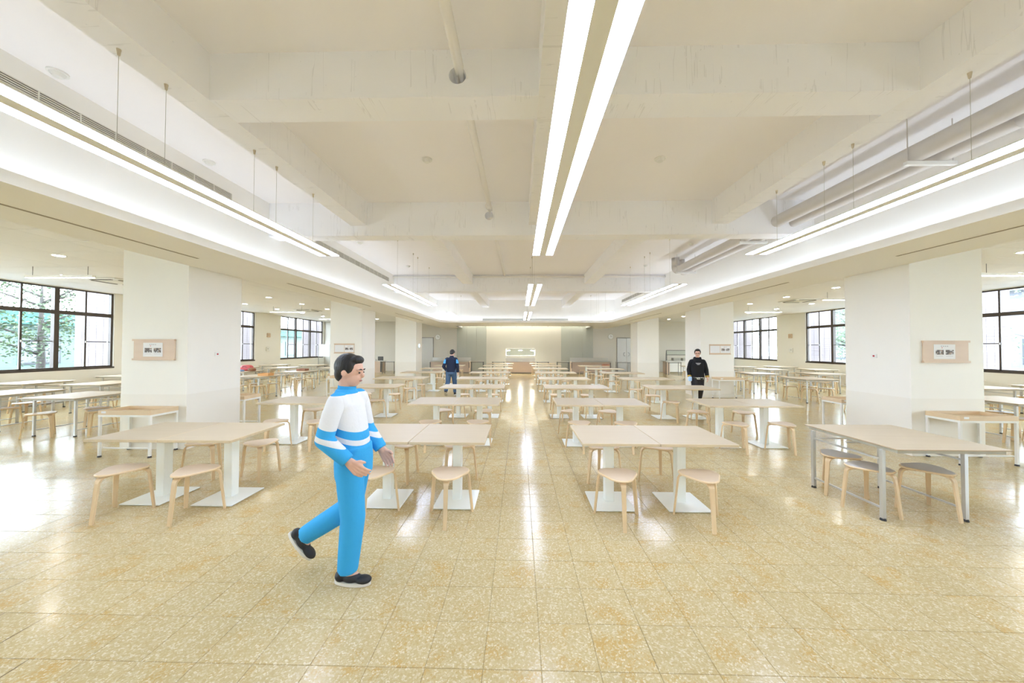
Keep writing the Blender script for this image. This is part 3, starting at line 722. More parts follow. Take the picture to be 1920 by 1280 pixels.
def counter(x0, x1, lab, left_end=True):
    cx = (x0+x1)/2; W = (x1-x0)/2
    t_ = thing('serving_counter', lab, 'counter', (cx, 21.95, 0))
    mk('body', B(-W+.03, W-.03, -.33, .33, .08, .74), 'counter_beige', t_); mk('plinth', B(-W+.05, W-.05, -.29, .30, 0, .08), 'shadow_slot', t_)
    mk('worktop', MB().bbox(-W, W, -.37, .37, .74, .78, .004), 'stainless', t_); mk('upstand', MB().bbox(-W+.02, W-.02, .30, .35, .78, .99, .004), 'stainless', t_)
    for s in (-1, 1): mk('end_bracket', B(s*(W-.03)-.02, s*(W-.03)+.02, -.355, -.335, .35, .70), 'dark_metal', t_)
    mk('tray_rail', MB().box(-W, W, -.62, -.60, .74, .765).box(-W, W, -.50, -.48, .74, .765), 'stainless', t_)
counter(-5.7, -3.16, 'long beige serving counter with steel top, left of the far end'); counter(3.26, 5.75, 'long beige serving counter with steel top, right of the far end')
t_ = thing('buffet_counter', 'central beige buffet counter with steel hood and three bright heat lamps', 'counter', (.06, 21.95, 0))
mk('body', B(-.93, .93, -.33, .33, .07, .74), 'counter_beige', t_); mk('plinth', B(-.9, .9, -.30, .3, 0, .07), 'shadow_slot', t_)
mk('worktop', MB().bbox(-.97, .97, -.38, .38, .74, .78, .004), 'stainless', t_); mk('steel_front', B(-.93, .93, -.36, -.33, .78, .98), 'stainless', t_)
mk('gantry', MB().box(-.93, -.90, -.12, -.09, .78, 1.58).box(.90, .93, -.12, -.09, .78, 1.58).box(-.93, .93, -.14, -.07, 1.56, 1.60).box(-.93, .93, -.3, .1, 1.12, 1.135), 'plastic_white', t_)
mk('guard_pane', B(-.90, .90, -.135, -.125, 1.14, 1.56), 'guard_glass', t_)
for k in (-1, 0, 1):
    l = mk('lamp_shade', MB().cyl((k*.76, -.25, 1.46), (k*.76, -.25, 1.56), .11, .04, n=16, caps=False), 'stainless', t_)
    mk('bulb', MB().cyl((k*.76, -.25, 1.445), (k*.76, -.25, 1.475), .10, n=14), 'heat_lamp', l)
def rail(x0, x1, lab):
    t_ = thing('tray_rail_stand', lab, 'rail', ((x0+x1)/2, 20.95, 0), group='steel tray rails'); W = (x1-x0)/2
    mk('shelf', MB().bbox(-W, W, -.2, .2, .77, .79, .004), 'stainless', t_)
    for s in (-1, 1):
        for q in (-1, 1): mk('leg', MB().cyl((s*(W-.03), q*.17, 0), (s*(W-.03), q*.17, .77), .016, n=8), 'dark_metal', t_)
    mk('rail_bar', MB().cyl((-W, -.17, .74), (W, -.17, .74), .014, n=8), 'dark_metal', t_)
for x0, x1, lab in ((-2.98, -2.19, 'beside the left counter'), (-1.67, -.91, 'just left of the buffet counter'), (1.06, 1.80, 'just right of the buffet counter'), (2.28, 3.03, 'beside the right counter'), (5.9, 6.7, 'before the double steel door')):
    rail(x0, x1, 'low steel tray rail on dark legs, %s' % lab)
# side serving stations
t_ = thing('salad_station', 'serving station with gabled glass guard, right aisle end', 'counter', (10.2, 22.3, 0))
mk('body', B(-.75, .95, -.3, .3, .12, .78), 'plastic_white', t_); mk('end_panel', B(-.80, -.62, -.31, .31, 0, .80), 'counter_beige', t_); mk('worktop', MB().bbox(-.9, 1.0, -.4, .4, .78, .82, .004), 'stainless', t_)
mk('guard_frame', MB().tube([(-.85, -.3, .82), (-.85, -.3, 1.20), (-.70, 0, 1.48), (-.55, .3, 1.20), (-.55, .3, .82)], .018, 8).tube([(-.85, -.3, 1.2), (1, -.3, 1.2)], .016, 8).tube([(-.70, 0, 1.48), (1, 0, 1.48)], .016, 8), 'dark_metal', t_)
mk('guard_pane', MB().add([(-.85, -.3, 1.21), (1, -.3, 1.21), (1, 0, 1.475), (-.7, 0, 1.475), (-.85, -.295, 1.216), (1, -.295, 1.216), (1, .005, 1.481), (-.7, .005, 1.481)], [(0, 1, 2, 3), (7, 6, 5, 4), (0, 4, 5, 1), (1, 5, 6, 2), (2, 6, 7, 3), (3, 7, 4, 0)]), 'guard_glass', t_)
for k in range(2): mk('food_bin', MB().bbox(-.3+k*.6, .15+k*.6, -.12, .2, .82, 1.0, .01), 'grey_edge', t_)
rail(8.95, 9.75, 'low steel tray rail on dark legs, before the salad station')
t_ = thing('till_counter', 'low beige counter with a screen, left aisle end', 'counter', (-9.3, 22.1, 0))
mk('body', B(-.6, .45, -.3, .3, 0, .74), 'counter_beige', t_); mk('worktop', MB().bbox(-.65, .5, -.36, .36, .74, .78, .004), 'stainless', t_); mk('support', B(.36, .44, -.34, -.3, .05, .74), 'dark_metal', t_)
tag(mk('monitor', MB().bbox(-.17, .17, -.03, .03, 0, .26, .008), 'dark_metal', None, (-9.02, 22.0, .78)), 'small dark monitor on the left aisle counter', 'monitor')
tag(mk('tray_stack', MB().bbox(-.18, .18, -.12, .12, 0, .05, .008).bbox(-.17, .17, -.11, .11, .052, .10, .008), ['plastic_white'], None, (-9.5, 22.0, .78)), 'pale trays lying on the left aisle counter', 'trays')
rail(-8.42, -7.65, 'low steel tray rail on dark legs, left aisle end')
# white boards + steel cabinets at the aisle ends
for x, s, lab in ((-12.9, 1, 'left'), (13.45, -1, 'right')):
    t_ = thing('steel_cabinet', 'tall grey steel cabinet in the far corner of the %s aisle' % lab, 'cabinet', (x+s*.45, 23.1, 0))
    mk('body', MB().bbox(-.38, .38, -.3, .38, 0, 1.85, .006), 'cabinet_grey', t_); 
    for q in (-1, 1): d_ = mk('door', B(q*.19-.18, q*.19+.18, -.32, -.301, .08, 1.8), 'cabinet_grey', t_); mk('handle', B(q*.04-.008, q*.04+.008, -.35, -.32, .9, 1.1), 'dark_metal', d_)
    t_ = thing('white_board', 'white board standing in the far corner of the %s aisle' % lab, 'board', (x-s*.30, 22.8, 0))
    mk('board', B(-.37, .37, -.012, .012, 1.0, 1.80), 'plastic_white', t_); mk('frame', MB().box(-.39, -.37, -.02, .02, 0, 1.82).box(.37, .39, -.02, .02, 0, 1.82).box(-.39, .39, -.02, .02, 1.80, 1.83), 'steel_leg', t_)

# loose things on tables
def bag(x, y, z, sx, sy, sz, m_, lab, nm_='bag', rz=0.0):
    t_ = thing(nm_, lab, nm_.replace('_', ' '), (x, y, z), rz, 'things left on the side tables')
    n = 14; mb = MB(); vs = []
    for zz, k in ((0, .92), (.25, 1), (.7, .95), (.95, .7), (1, .45)):
        vs += [(sx*k*abs(cos(a))**.6*(1 if cos(a) > 0 else -1), sy*k*abs(sin(a))**.6*(1 if sin(a) > 0 else -1), sz*zz) for a in (2*pi*i/n for i in range(n))]
    fs = [tuple(range(n-1, -1, -1)), tuple(range(4*n, 5*n))]+[(k*n+i, k*n+(i+1) % n, (k+1)*n+(i+1) % n, (k+1)*n+i) for k in range(4) for i in range(n)]
    mk('body', mb.add(vs, fs), m_, t_, smooth=True)
    mk('strap', MB().tube([(-sx*.4, -sy*.9, sz*.55), (-sx*.2, -sy*1.05, sz*.8), (sx*.2, -sy*1.05, sz*.8), (sx*.4, -sy*.9, sz*.55)], .008, 6), 'dark_metal', t_)
for x, y, z, a, b_, c, m_, lab in ((-11.45, 13.0, TOP_Z, .20, .14, .14, 'brown_box', 'brown bag at the left of the heap on the aisle table'), (-11.05, 12.75, TOP_Z, .22, .13, .10, 'pink_bag', 'pink bag in front of the heap on the aisle table'), (-10.62, 12.74, TOP_Z, .16, .10, .07, 'blue_bag', 'light blue bag lying before the red one'), (-10.72, 13.22, TOP_Z, .22, .14, .22, 'red_bag', 'large red bag behind the blue one'), (-10.35, 13.0, TOP_Z, .10, .14, .12, 'brown_box', 'dark red bag at the right of the heap')):
    bag(x, y, z, a, b_, c, m_, lab)
def tray_box(x, y, w_, d, m_, lab, rz=0.0, z=TOP_Z):
    t_ = thing('basket', lab, 'basket', (x, y, z), rz)
    mk('bottom', B(-w_/2, w_/2, -d/2, d/2, 0, .01), m_, t_)
    for a in ((-w_/2, w_/2, -d/2, -d/2+.012), (-w_/2, w_/2, d/2-.012, d/2), (-w_/2, -w_/2+.012, -d/2+.012, d/2-.012), (w_/2-.012, w_/2, -d/2+.012, d/2-.012)): mk('side', B(*a, .01, .08), m_, t_)
tray_box(-8.25, 10.95, .34, .26, 'orange_box', 'open orange basket on the left aisle table')
tray_box(-8.55, 13.3, .34, .26, 'brown_box', 'brown basket on the table behind the orange one')
tray_box(4.45, 17.75, .34, .26, 'brown_box', 'brown basket on the far-right seventh-row table')

# ------------------------------------------------------------------ outside
struct('ground', B(-90, WL-.3, -40, 80, -.45, -.25), 'ext_paving', 'pale paving outside the left windows', 'ground')
struct('ground', B(WR+.3, 90, -40, 80, -.45, -.25), 'ext_paving', 'pale paving outside the right windows', 'ground')
for s, xw, lab in ((-1, WL-.25, 'left'), (1, WR+.25, 'right')):
    for k, (ya, yb) in enumerate(WIN):
        if k < 2: continue
        t_ = thing('tiled_pier', 'pink tiled outer pier past the %s window of the %s wall' % (('', '', 'nearest', 'middle', 'far')[k], lab), 'pier', (xw, yb+.12, -.25), kind='structure')
        mk('core', B(*sorted((0, s*1.25)), 0, 1.0, 0, 4.6), 'ext_joint', t_)
        mb = MB()
        for r in range(44):
            for c in range(5): mb.box(*sorted((s*(c*.25+.004), s*(c*.25+.246))), -.012, 0, r*.104+.004, r*.104+.100)
        q = mk('tile_courses', mb, 'ext_tile', t_); q['kind'] = 'stuff'
def building(x, y0, y1, h, wall, roof, lab, s):
    t_ = thing('building', lab, 'building', (x, (y0+y1)/2, -.25)); L = (y1-y0)/2
    mk('wall', B(*sorted((0, s*6)), -L, L, 0, h), wall, t_)
    mk('roof', MB().box(*sorted((-s*.7, s*6.5)), -L-.5, L+.5, h, h+.35).box(*sorted((s*.4, s*6)), -L, L, h+.35, h+.8), roof, t_)
    y = -L+1.2
    while y < L-2:
        f = mk('window', B(*sorted((-s*.05, s*.01)), y, y+1.7, .9, 2.5), 'ext_dark', t_); 
        for q in range(2): mk('pane', B(*sorted((-s*.06, -s*.051)), y+.08+q*.8, y+.8+q*.8, 1.0, 2.4), 'ext_grey', f)
        y += 4.2
    mk('base_wall', B(*sorted((-s*2.2, -s*2.0)), -L, L, 0, .75), 'ext_white', t_)
building(-27, 4, 44, 3.1, 'ext_green_wall', 'ext_teal', 'low pale green building with teal roof beyond the left windows', -1)
building(31, 2, 40, 5.5, 'ext_grey', 'ext_white', 'pale grey building beyond the right windows', 1)
def tree(x, y, h, r, lab, seed, dens=900):
    rr = random.Random(seed); t_ = thing('tree', lab, 'tree', (x, y, -.25))
    mb = MB(); mb.tube([(0, 0, 0), (.05, .03, h*.25), (-.05, .08, h*.5), (.06, 0, h*.8)], [.13, .11, .08, .03], 8)
    tips = []
    for k in range(9):
        a = rr.uniform(0, 2*pi); z = h*rr.uniform(.3, .75); l = r*rr.uniform(.6, 1.0)
        p = [(0, .05, z), (l*.5*cos(a), l*.5*sin(a), z+.25*l), (l*cos(a), l*sin(a), z+.45*l)]; mb.tube(p, [.05, .03, .01], 5); tips += [p[1], p[2]]
    tips += [(0, 0, h*.85)]
    mk('trunk', mb, 'bark', t_, smooth=True)
    lf = MB()
    for k in range(dens*3):
        c = Vector(rr.choice(tips))+Vector((rr.gauss(0, .42), rr.gauss(0, .42), rr.gauss(0, .32)))*(r/1.6)
        a = Vector((rr.gauss(0, 1), rr.gauss(0, 1), rr.gauss(0, .6))).normalized(); b_ = a.orthogonal().normalized(); s = rr.uniform(.035, .075)
        lf.add([c-a*s, c+b_*s*.5, c+a*s, c-b_*s*.5], [(0, 1, 2, 3)])
    q = mk('crown', lf, 'leaf', t_); q['kind'] = 'stuff'
tree(-18.0, 12.4, 5.2, 2.3, 'leafy tree close outside the nearest left window', 1, 1500)
tree(-21.5, 18.0, 5.0, 2.0, 'slender tree further along outside the nearest left window', 2, 700)
tree(-17.5, 21.5, 5.0, 1.8, 'tree outside the middle left window', 3, 1500); tree(-18.5, 33.0, 6.0, 2.6, 'wide tree outside the far left window', 4, 2200)
tree(-20.5, 42.5, 6.0, 2.4, 'second tree outside the far left window', 5, 1500)
tree(20.5, 12.6, 5.5, 2.2, 'tree with pale branches outside the nearest right window', 6, 1200); tree(19.0, 19.5, 5.2, 2.2, 'tree outside the middle right window', 7, 2200)
tree(21.0, 24.5, 5.6, 2.4, 'rounded tree further outside the middle right window', 8, 2000); tree(20.0, 32.0, 6.0, 2.6, 'tree outside the far right window', 9, 2000)

# ------------------------------------------------------------------ people
def cloth(name, c, rough=.8):
    m = mat(name, c, rough, spec=.25); t = NT(m); p = t.obj()
    f = t.noise(t.mapping(p, (1, 1, .5)), 9, 3)
    t.bump(t.math('ADD', f, t.math('MULTIPLY', t.noise(p, 60, 2), .15)), .35, .02)
    return m, t
m = mat('skin', (.66, .43, .32), .5, spec=.35); t = NT(m); t.col(t.mix(t.noise(t.obj(), 12, 3), (.70, .42, .31), (.78, .50, .38)))
m = mat('hair_black', (.012, .011, .010), .45); t = NT(m); t.bump(t.noise(t.mapping(t.obj(), (90, 90, 20)), 1, 3), .5, .01)
cloth('tracksuit_blue', (.045, .39, .78)); cloth('tee_white', (.78, .78, .78)); cloth('navy_cloth', (.018, .026, .055)); cloth('sky_cloth', (.10, .42, .85)); cloth('jeans', (.075, .135, .235))
cloth('black_cloth', (.014, .014, .015)); cloth('charcoal_cloth', (.035, .032, .033)); cloth('mustard_cloth', (.55, .36, .07)); cloth('pale_blue_item', (.45, .66, .92))
mat('shoe_black', (.018, .018, .02), .5); mat('sole_white', (.74, .72, .66), .6); mat('eye_dark', (.02, .015, .012), .2); mat('lip', (.48, .22, .19), .5)
m, t = cloth('track_jacket', (.045, .39, .78)); sx = t.n('SeparateXYZ', i_0=t.obj())
zz = t.math('ADD', sx.outputs[2], t.math('MULTIPLY', sx.outputs[1], .35))
yoke = t.math('MULTIPLY', t.math('GREATER_THAN', zz, 1.075), t.math('LESS_THAN', sx.outputs[2], 1.315))
strp = t.math('MULTIPLY', t.math('GREATER_THAN', zz, .985), t.math('LESS_THAN', zz, 1.02))
t.col(t.mix(t.math('MAXIMUM', yoke, strp), (.045, .39, .78), (.78, .79, .80)))
m, t = cloth('vest_jacket', (.018, .026, .055)); sx = t.n('SeparateXYZ', i_0=t.obj())
band = t.math('MULTIPLY', t.math('MULTIPLY', t.math('GREATER_THAN', sx.outputs[2], 1.10), t.math('LESS_THAN', sx.outputs[2], 1.235)), t.math('GREATER_THAN', t.math('ABSOLUTE', sx.outputs[0]), .178))
t.col(t.mix(band, (.018, .026, .055), (.10, .42, .85)))
m, t = cloth('camo_hem', (.5, .5, .48)); t.col(t.mix(t.math('GREATER_THAN', t.noise(t.obj(), 22, 2), .5), (.05, .06, .05), (.62, .64, .58)))

def ball(mb, c, r, n=10, ax=None):
    rx, ry, rz_ = (r, r, r) if not isinstance(r, (tuple, list)) else r
    c = Vector(c); vs = [c+Vector((0, 0, rz_))]; fs = []
    M_ = ax or Matrix.Identity(3); vs = [c+M_ @ Vector((0, 0, rz_))]
    for i in range(1, n):
        for k in range(2*n):
            a, b_ = pi*i/n, pi*k/n
            vs.append(c+M_ @ Vector((rx*sin(a)*cos(b_), ry*sin(a)*sin(b_), rz_*cos(a))))
    vs.append(c+M_ @ Vector((0, 0, -rz_))); m_ = 2*n
    fs += [(0, 1+k, 1+(k+1) % m_) for k in range(m_)]
    for i in range(n-2): fs += [(1+i*m_+k, 1+(i+1)*m_+k, 1+(i+1)*m_+(k+1) % m_, 1+i*m_+(k+1) % m_) for k in range(m_)]
    L = 1+(n-2)*m_; fs += [(L+k, len(vs)-1, L+(k+1) % m_) for k in range(m_)]
    mb.add(vs, fs)
def limb(mb, pts, rs, flat_end=False):
    for i, p in enumerate(pts):
        if not (flat_end and i == len(pts)-1): ball(mb, p, rs[i], 8)
    for i in range(len(pts)-1): mb.cyl(pts[i], pts[i+1], rs[i], rs[i+1], 16)
def loft(mb, secs, n=24):
    # secs: (cx, cy, z, rx, ry)
    vs = [(cx+rx*abs(cos(a))**.85*(1 if cos(a) > 0 else -1), cy+ry*abs(sin(a))**.9*(1 if sin(a) > 0 else -1), z) for cx, cy, z, rx, ry in secs for a in (2*pi*i/n for i in range(n))]
    fs = [tuple(range(n-1, -1, -1)), tuple(range((len(secs)-1)*n, len(secs)*n))]
    for k in range(len(secs)-1): fs += [(k*n+i, k*n+(i+1) % n, (k+1)*n+(i+1) % n, (k+1)*n+i) for i in range(n)]
    mb.add(vs, fs)
def remesh(name, mb, matname, vox, smooth=4):
    me = mb.mesh(name, matname); o = bpy.data.objects.new('tmp_'+name, me); COL.objects.link(o)
    r = o.modifiers.new('r', 'REMESH'); r.mode = 'VOXEL'; r.voxel_size = vox; r.use_smooth_shade = True
    s = o.modifiers.new('s', 'SMOOTH'); s.iterations = smooth; s.factor = .5
    dg = bpy.context.evaluated_depsgraph_get(); dg.update()
    out = bpy.data.meshes.new_from_object(o.evaluated_get(dg)); out.name = name
    if not out.materials: out.materials.append(MATS[matname])
    bpy.data.objects.remove(o)
    return out
def hand(mb, w, d, fwd, med, curl=.35):
    # wrist w, pointing d, thumb towards fwd, palm towards med
    w, d, fwd, med = Vector(w), Vector(d).normalized(), Vector(fwd), Vector(med)
    fwd = (fwd-d*fwd.dot(d)).normalized(); med = (med-d*med.dot(d)-fwd*med.dot(fwd)).normalized()
    kn = []
    for i in range(4):
        off = fwd*(.033-.022*i); k = w+d*(.085-.004*abs(i-1))+off; kn.append(k); limb(mb, [w+off*.55, k], [.016, .0125])
    ls = (.062, .070, .065, .050)
    for i, k in enumerate(kn):
        d1 = (d+med*curl).normalized(); d2 = (d+med*curl*2.6).normalized(); L = ls[i]
        p1 = k+d1*L*.55; p2 = p1+d2*L*.5; limb(mb, [k, p1, p2], [.0092, .0086, .0072])
    b_ = w+d*.025+fwd*.020; p1 = b_+(d*.6+fwd*.75+med*.25).normalized()*.038; p2 = p1+(d*.9+fwd*.3+med*.3).normalized()*.03
    limb(mb, [b_, p1, p2], [.013, .0105, .0085])
def shoe(parent, ank, toe_dir, pitch, matn, sole):
    # sneaker: body, sole, laces; local frame at the ankle
    o_ = Vector(ank); yaw = math.atan2(-toe_dir[0], toe_dir[1])
    R3 = Matrix.Rotation(yaw, 3, 'Z') @ Matrix.Rotation(pitch, 3, 'X')
    mb = MB()
    for c, r in (((0, -.045, -.035), (.036, .045, .042)), ((0, .03, -.042), (.040, .07, .036)), ((0, .115, -.052), (.042, .06, .026)), ((0, -.02, -.005), (.036, .04, .035))): ball(mb, o_+R3 @ Vector(c), r, 10, R3)
    b_ = ob('shoe', remesh('shoe', mb, matn, .006, 4), parent)
    mb = MB(); out = []
    for i in range(20):
        a = 2*pi*i/20; out.append((.043*sin(a)*(1+.12*cos(a)), .038+.132*cos(a)))
    vs = [o_+R3 @ Vector((x, y, z)) for z in (-.083, -.062) for x, y in out]; n = 20
    mb.add(vs, [tuple(range(n-1, -1, -1)), tuple(range(n, 2*n))]+[(i, (i+1) % n, n+(i+1) % n, n+i) for i in range(n)])
    mk('sole', mb, sole, b_)
    mb = MB()
    for k in range(3): mb.tube([o_+R3 @ Vector((-.024, .03+k*.025, -.018-k*.008)), o_+R3 @ Vector((0, .035+k*.025, -.004-k*.008)), o_+R3 @ Vector((.024, .03+k*.025, -.018-k*.008))], .004, 5)
    mk('laces', mb, matn, b_)
def head(body, tilt, P, lean):
    # head centre P, tilt: rotation matrix
    T_ = tilt
    ball(body, P+T_ @ Vector((0, -.008, .02)), (.076, .094, .098), 12, T_); ball(body, P+T_ @ Vector((0, .028, -.045)), (.056, .058, .068), 10, T_)
    ball(body, P+T_ @ Vector((0, .092, -.018)), (.013, .018, .02), 8, T_); ball(body, P+T_ @ Vector((0, .084, .004)), (.009, .012, .022), 8, T_)
    for s in (-1, 1):
        ball(body, P+T_ @ Vector((s*.076, -.008, -.008)), (.008, .020, .030), 8, T_); ball(body, P+T_ @ Vector((s*.034, .078, .022)), (.022, .012, .007), 8, T_)
    ball(body, P+T_ @ Vector((0, .078, -.058)), (.020, .012, .008), 8, T_)
def face_parts(root, P, T_, glasses=False, hat=None):
    mb = MB()
    for s in (-1, 1): ball(mb, P+T_ @ Vector((s*.031, .0835, .002)), (.012, .006, .006), 6, T_)
    mk('eyes', mb, 'eye_dark', root, smooth=True)
    mb = MB(); ball(mb, P+T_ @ Vector((0, .0885, -.058)), (.021, .006, .006), 6, T_); mk('mouth', mb, 'lip', root, smooth=True)
    mb = MB()
    for s in (-1, 1): mb.tube([P+T_ @ Vector((s*.048, .076, .022)), P+T_ @ Vector((s*.032, .090, .028)), P+T_ @ Vector((s*.014, .092, .024))], .0042, 6)
    mk('eyebrows', mb, 'hair_black', root)
    mb = MB(); ball(mb, P+T_ @ Vector((0, -.022, .032)), (.086, .096, .098), 12, T_); ball(mb, P+T_ @ Vector((0, .036, .088)), (.064, .046, .034), 10, T_); ball(mb, P+T_ @ Vector((0, -.055, -.02)), (.070, .050, .070), 10, T_)
    for s in (-1, 1): ball(mb, P+T_ @ Vector((s*.068, .012, .035)), (.016, .035, .045), 8, T_)
    # keep the face free: cut by only using balls behind the hairline
    ob('hair', remesh('hair', mb, 'hair_black', .007, 2), root)
    if glasses:
        mb = MB()
        for s in (-1, 1):
            c = P+T_ @ Vector((s*.033, .102, .0)); ring = [c+T_ @ Vector((.024*cos(2*pi*i/14), 0, .018*sin(2*pi*i/14))) for i in range(15)]; mb.tube(ring, .0022, 5); mb.tube([P+T_ @ Vector((s*.057, .100, .002)), P+T_ @ Vector((s*.080, .0, .004))], .002, 5)
        mb.tube([P+T_ @ Vector((-.009, .104, .004)), P+T_ @ Vector((.009, .104, .004))], .0022, 5)
        mk('glasses', mb, 'eye_dark', root)

def person(lab, loc, rz, J, top, legs, shoes, sleeve_r=(.066, .056, .046), leg_r=(.098, .080, .062), hood=False, cuff=None, glasses=False, hem=.80, headtilt=(0, 0), torso=1.0, hem_extra=None):
    root = thing('person', lab, 'person', loc, rz)
    V_ = {k: Vector(v) for k, v in J.items() if not k.startswith('toe')}
    T_ = Matrix.Rotation(headtilt[1], 3, 'Z') @ Matrix.Rotation(-headtilt[0], 3, 'X')
    pel, ch, nk, hd = V_['pelvis'], V_['chest'], V_['neck'], V_['head']
    b = MB(); head(b, T_, hd, 0)
    limb(b, [ch+Vector((0, -.01, .05)), nk, hd+T_ @ Vector((0, -.02, -.06))], [.07, .052, .052])
    loft(b, [(pel.x, pel.y, pel.z-.06, .12, .085), (pel.x, pel.y, pel.z+.06, .125, .09), ((pel.x+ch.x)/2, (pel.y+ch.y)/2, (pel.z+ch.z)/2, .115, .08), (ch.x, ch.y, ch.z, .14, .09), (ch.x, ch.y, ch.z+.10, .12, .07)])
    for s in 'LR':
        limb(b, [V_['sh'+s], V_['el'+s], V_['wr'+s]], [.045, .038, .026]); limb(b, [V_['hip'+s], V_['kn'+s], V_['an'+s]], [.075, .052, .036])
        limb(b, [V_['an'+s], V_['an'+s]+Matrix.Rotation(J['toe'+s][1], 3, 'X') @ Vector((0, .06, -.035))], [.034, .026])
        d = V_['wr'+s]-V_['el'+s]; sg = 1 if s == 'R' else -1
        hand(b, V_['wr'+s], d, (0, 1, .1), (-sg, .15, 0), .35)
    ob('body', remesh('body', b, 'skin', .0055, 2), root)
    face_parts(root, hd, T_, glasses)
    k = torso; mid = (pel+ch)/2
    g = MB(); sleeves = []
    loft(g, [(pel.x, pel.y, hem, .158*k, .118*k), (pel.x, pel.y, hem+.03, .166*k, .126*k), (mid.x, mid.y, mid.z, .164*k, .122*k), (ch.x, ch.y, ch.z-.02, .172*k, .120*k), (ch.x, ch.y, ch.z+.07, .160*k, .100*k), (nk.x, nk.y-.005, nk.z-.035, .095, .080), (nk.x, nk.y-.002, nk.z+.015, .066, .066)])
    for s in 'LR':
        ball(g, V_['sh'+s]+Vector((-.035*(1 if s == 'R' else -1), 0, .0)), .072, 8)
        sl = MB(); limb(sl, [V_['sh'+s]+Vector((-.015*(1 if s == 'R' else -1), 0, 0)), V_['sh'+s]+(V_['el'+s]-V_['sh'+s])*.3, V_['el'+s], V_['wr'+s]+(V_['el'+s]-V_['wr'+s])*.06], [sleeve_r[0]*1.02, sleeve_r[0], sleeve_r[1], sleeve_r[2]], True)
        sleeves.append(remesh('sleeve', sl, top, .010, 5))
    if hood:
        ball(g, nk+Vector((0, -.075, .0)), (.105, .060, .055)); ball(g, nk+Vector((-.07, -.01, .01)), (.035, .07, .04)); ball(g, nk+Vector((.07, -.01, .01)), (.035, .07, .04))
    j = ob('jacket', remesh('jacket', g, top, .011, 6), root); j['label'] = 'upper garment'
    for sl in sleeves: ob('sleeve', sl, j)
    mb = MB(); mb.cyl(nk+Vector((0, 0, -.012)), nk+Vector((0, .004, .035)), .066, .060, 20, caps=False)
    mk('collar', mb, 'tracksuit_blue' if top == 'track_jacket' else top, j, smooth=True)
    q = MB()
    loft(q, [(pel.x, pel.y, pel.z-.13, .150, .115), (pel.x, pel.y, pel.z-.02, .156, .118), (pel.x, pel.y, pel.z+.09, .146, .110)])
    for s in 'LR':
        h_, kn, an = V_['hip'+s], V_['kn'+s], V_['an'+s]
        limb(q, [h_+Vector((0, 0, .02)), h_+(kn-h_)*.5, kn, kn+(an-kn)*.6, an+(kn-an).normalized()*.0], [leg_r[0], leg_r[0]*.93, leg_r[1], (leg_r[1]+leg_r[2])/2, leg_r[2]], True)
    ob('trousers', remesh('trousers', q, legs, .011, 5), root)
    for s in 'LR':
        an, kn = V_['an'+s], V_['kn'+s]
        mk('sock', MB().cyl(an-(kn-an).normalized()*.012, an+(kn-an).normalized()*.06, .040, .042, 14), 'tee_white', root, smooth=True)
        shoe(root, an+Vector((0, 0, 0)), J['toe'+s][0], J['toe'+s][1], shoes, 'sole_white')
        if cuff:
            wv, ev = V_['wr'+s], V_['el'+s]
            mk('cuff', MB().cyl(wv+(ev-wv)*.02, wv+(ev-wv)*.16, sleeve_r[2]+.002, sleeve_r[2]+.004, 18), cuff, j, smooth=True)
    if hem_extra:
        mb = MB(); loft(mb, [(pel.x, pel.y, hem-.05, .160*k, .121*k), (pel.x, pel.y, hem+.02, .160*k, .121*k)]); mk('shirt_hem', mb, hem_extra, root, smooth=True)
    return root, j

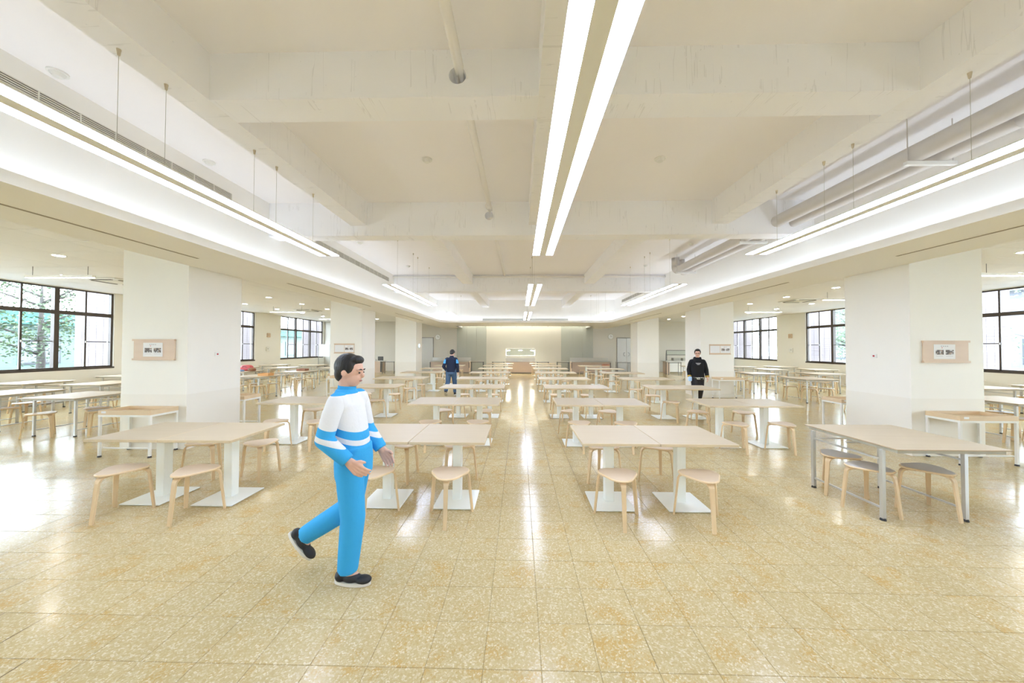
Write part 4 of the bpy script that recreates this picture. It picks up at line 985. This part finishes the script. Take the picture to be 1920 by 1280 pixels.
J1 = dict(pelvis=(0, 0, .86), chest=(0, -.045, 1.17), neck=(0, -.06, 1.335), head=(0, -.035, 1.475), shR=(.155, -.06, 1.265), elR=(.215, -.10, 1.03), wrR=(.205, .07, .88), shL=(-.155, -.03, 1.265), elL=(-.20, .0, 1.02), wrL=(-.185, .13, .85),
          hipR=(.075, 0, .83), knR=(.08, .035, .455), anR=(.08, .0, .085), toeR=((.05, 1), 0.0), hipL=(-.075, 0, .83), knL=(-.085, -.06, .46), anL=(-.085, -.41, .235), toeL=((0, 1), -.85))
person('schoolchild in blue tracksuit with white shoulders striding past the front tables', (-1.20, 2.47, 0), -pi/2, J1, 'track_jacket', 'tracksuit_blue', 'shoe_black', leg_r=(.096, .082, .068), headtilt=(.15, 0), hem=.78, sleeve_r=(.062, .058, .048), torso=.90)
J2 = dict(pelvis=(0, 0, .85), chest=(0, .02, 1.16), neck=(.01, .04, 1.325), head=(.02, .095, 1.445), shR=(.17, .02, 1.235), elR=(.225, -.02, .99), wrR=(.225, .05, .78), shL=(-.17, .02, 1.235), elL=(-.245, -.08, .99), wrL=(-.165, .05, .84),
          hipR=(.085, 0, .82), knR=(.105, .10, .46), anR=(.115, .13, .085), toeR=((.1, 1), 0.0), hipL=(-.085, 0, .82), knL=(-.11, .0, .45), anL=(-.135, -.22, .16), toeL=((-.05, 1), -.55))
person('person seen from behind in navy jacket with light blue sleeve bands and jeans', (-2.35, 11.72, 0), 0, J2, 'vest_jacket', 'jeans', 'shoe_black', headtilt=(.5, -.25), hem=.80, torso=1.02, sleeve_r=(.062, .056, .046))
J3 = dict(pelvis=(0, 0, .86), chest=(0, .01, 1.18), neck=(0, .02, 1.345), head=(.0, .045, 1.495), shR=(.165, .01, 1.255), elR=(.215, -.03, 1.02), wrR=(.215, .06, .82), shL=(-.165, .01, 1.255), elL=(-.225, .0, 1.01), wrL=(-.235, .09, .82),
          hipR=(.085, 0, .83), knR=(.085, .10, .47), anR=(.085, .12, .085), toeR=((.1, 1), 0.0), hipL=(-.085, 0, .83), knL=(-.085, -.02, .46), anL=(-.085, -.24, .15), toeL=((-.1, 1), -.5))
RZ3 = pi-.30
r3, j3 = person('person in black hoodie with glasses walking between the right-hand tables', (5.12, 9.95, 0), RZ3, J3, 'black_cloth', 'charcoal_cloth', 'shoe_black', hood=True, cuff='mustard_cloth', glasses=True, headtilt=(.1, -.17), hem=.80, torso=1.06, sleeve_r=(.066, .062, .05), hem_extra='camo_hem')
mb = MB()
for k, (w_, z) in enumerate(((.13, 1.215), (.10, 1.195), (.06, 1.175))): mb.box(-w_/2, w_/2, .142, .146, z-.005, z+.005)
mk('chest_print', mb, 'paper_line', j3)
tag(mk('folded_cloth', MB().bbox(-.035, .035, -.05, .05, 0, .13, .015), 'pale_blue_item', None, (5.12+Matrix.Rotation(RZ3, 3, 'Z').col[0][0]*.235-.02, 9.95+Matrix.Rotation(RZ3, 3, 'Z').col[0][1]*.235-.14, .70)), 'light blue folded cloth held by the person in black', 'cloth')
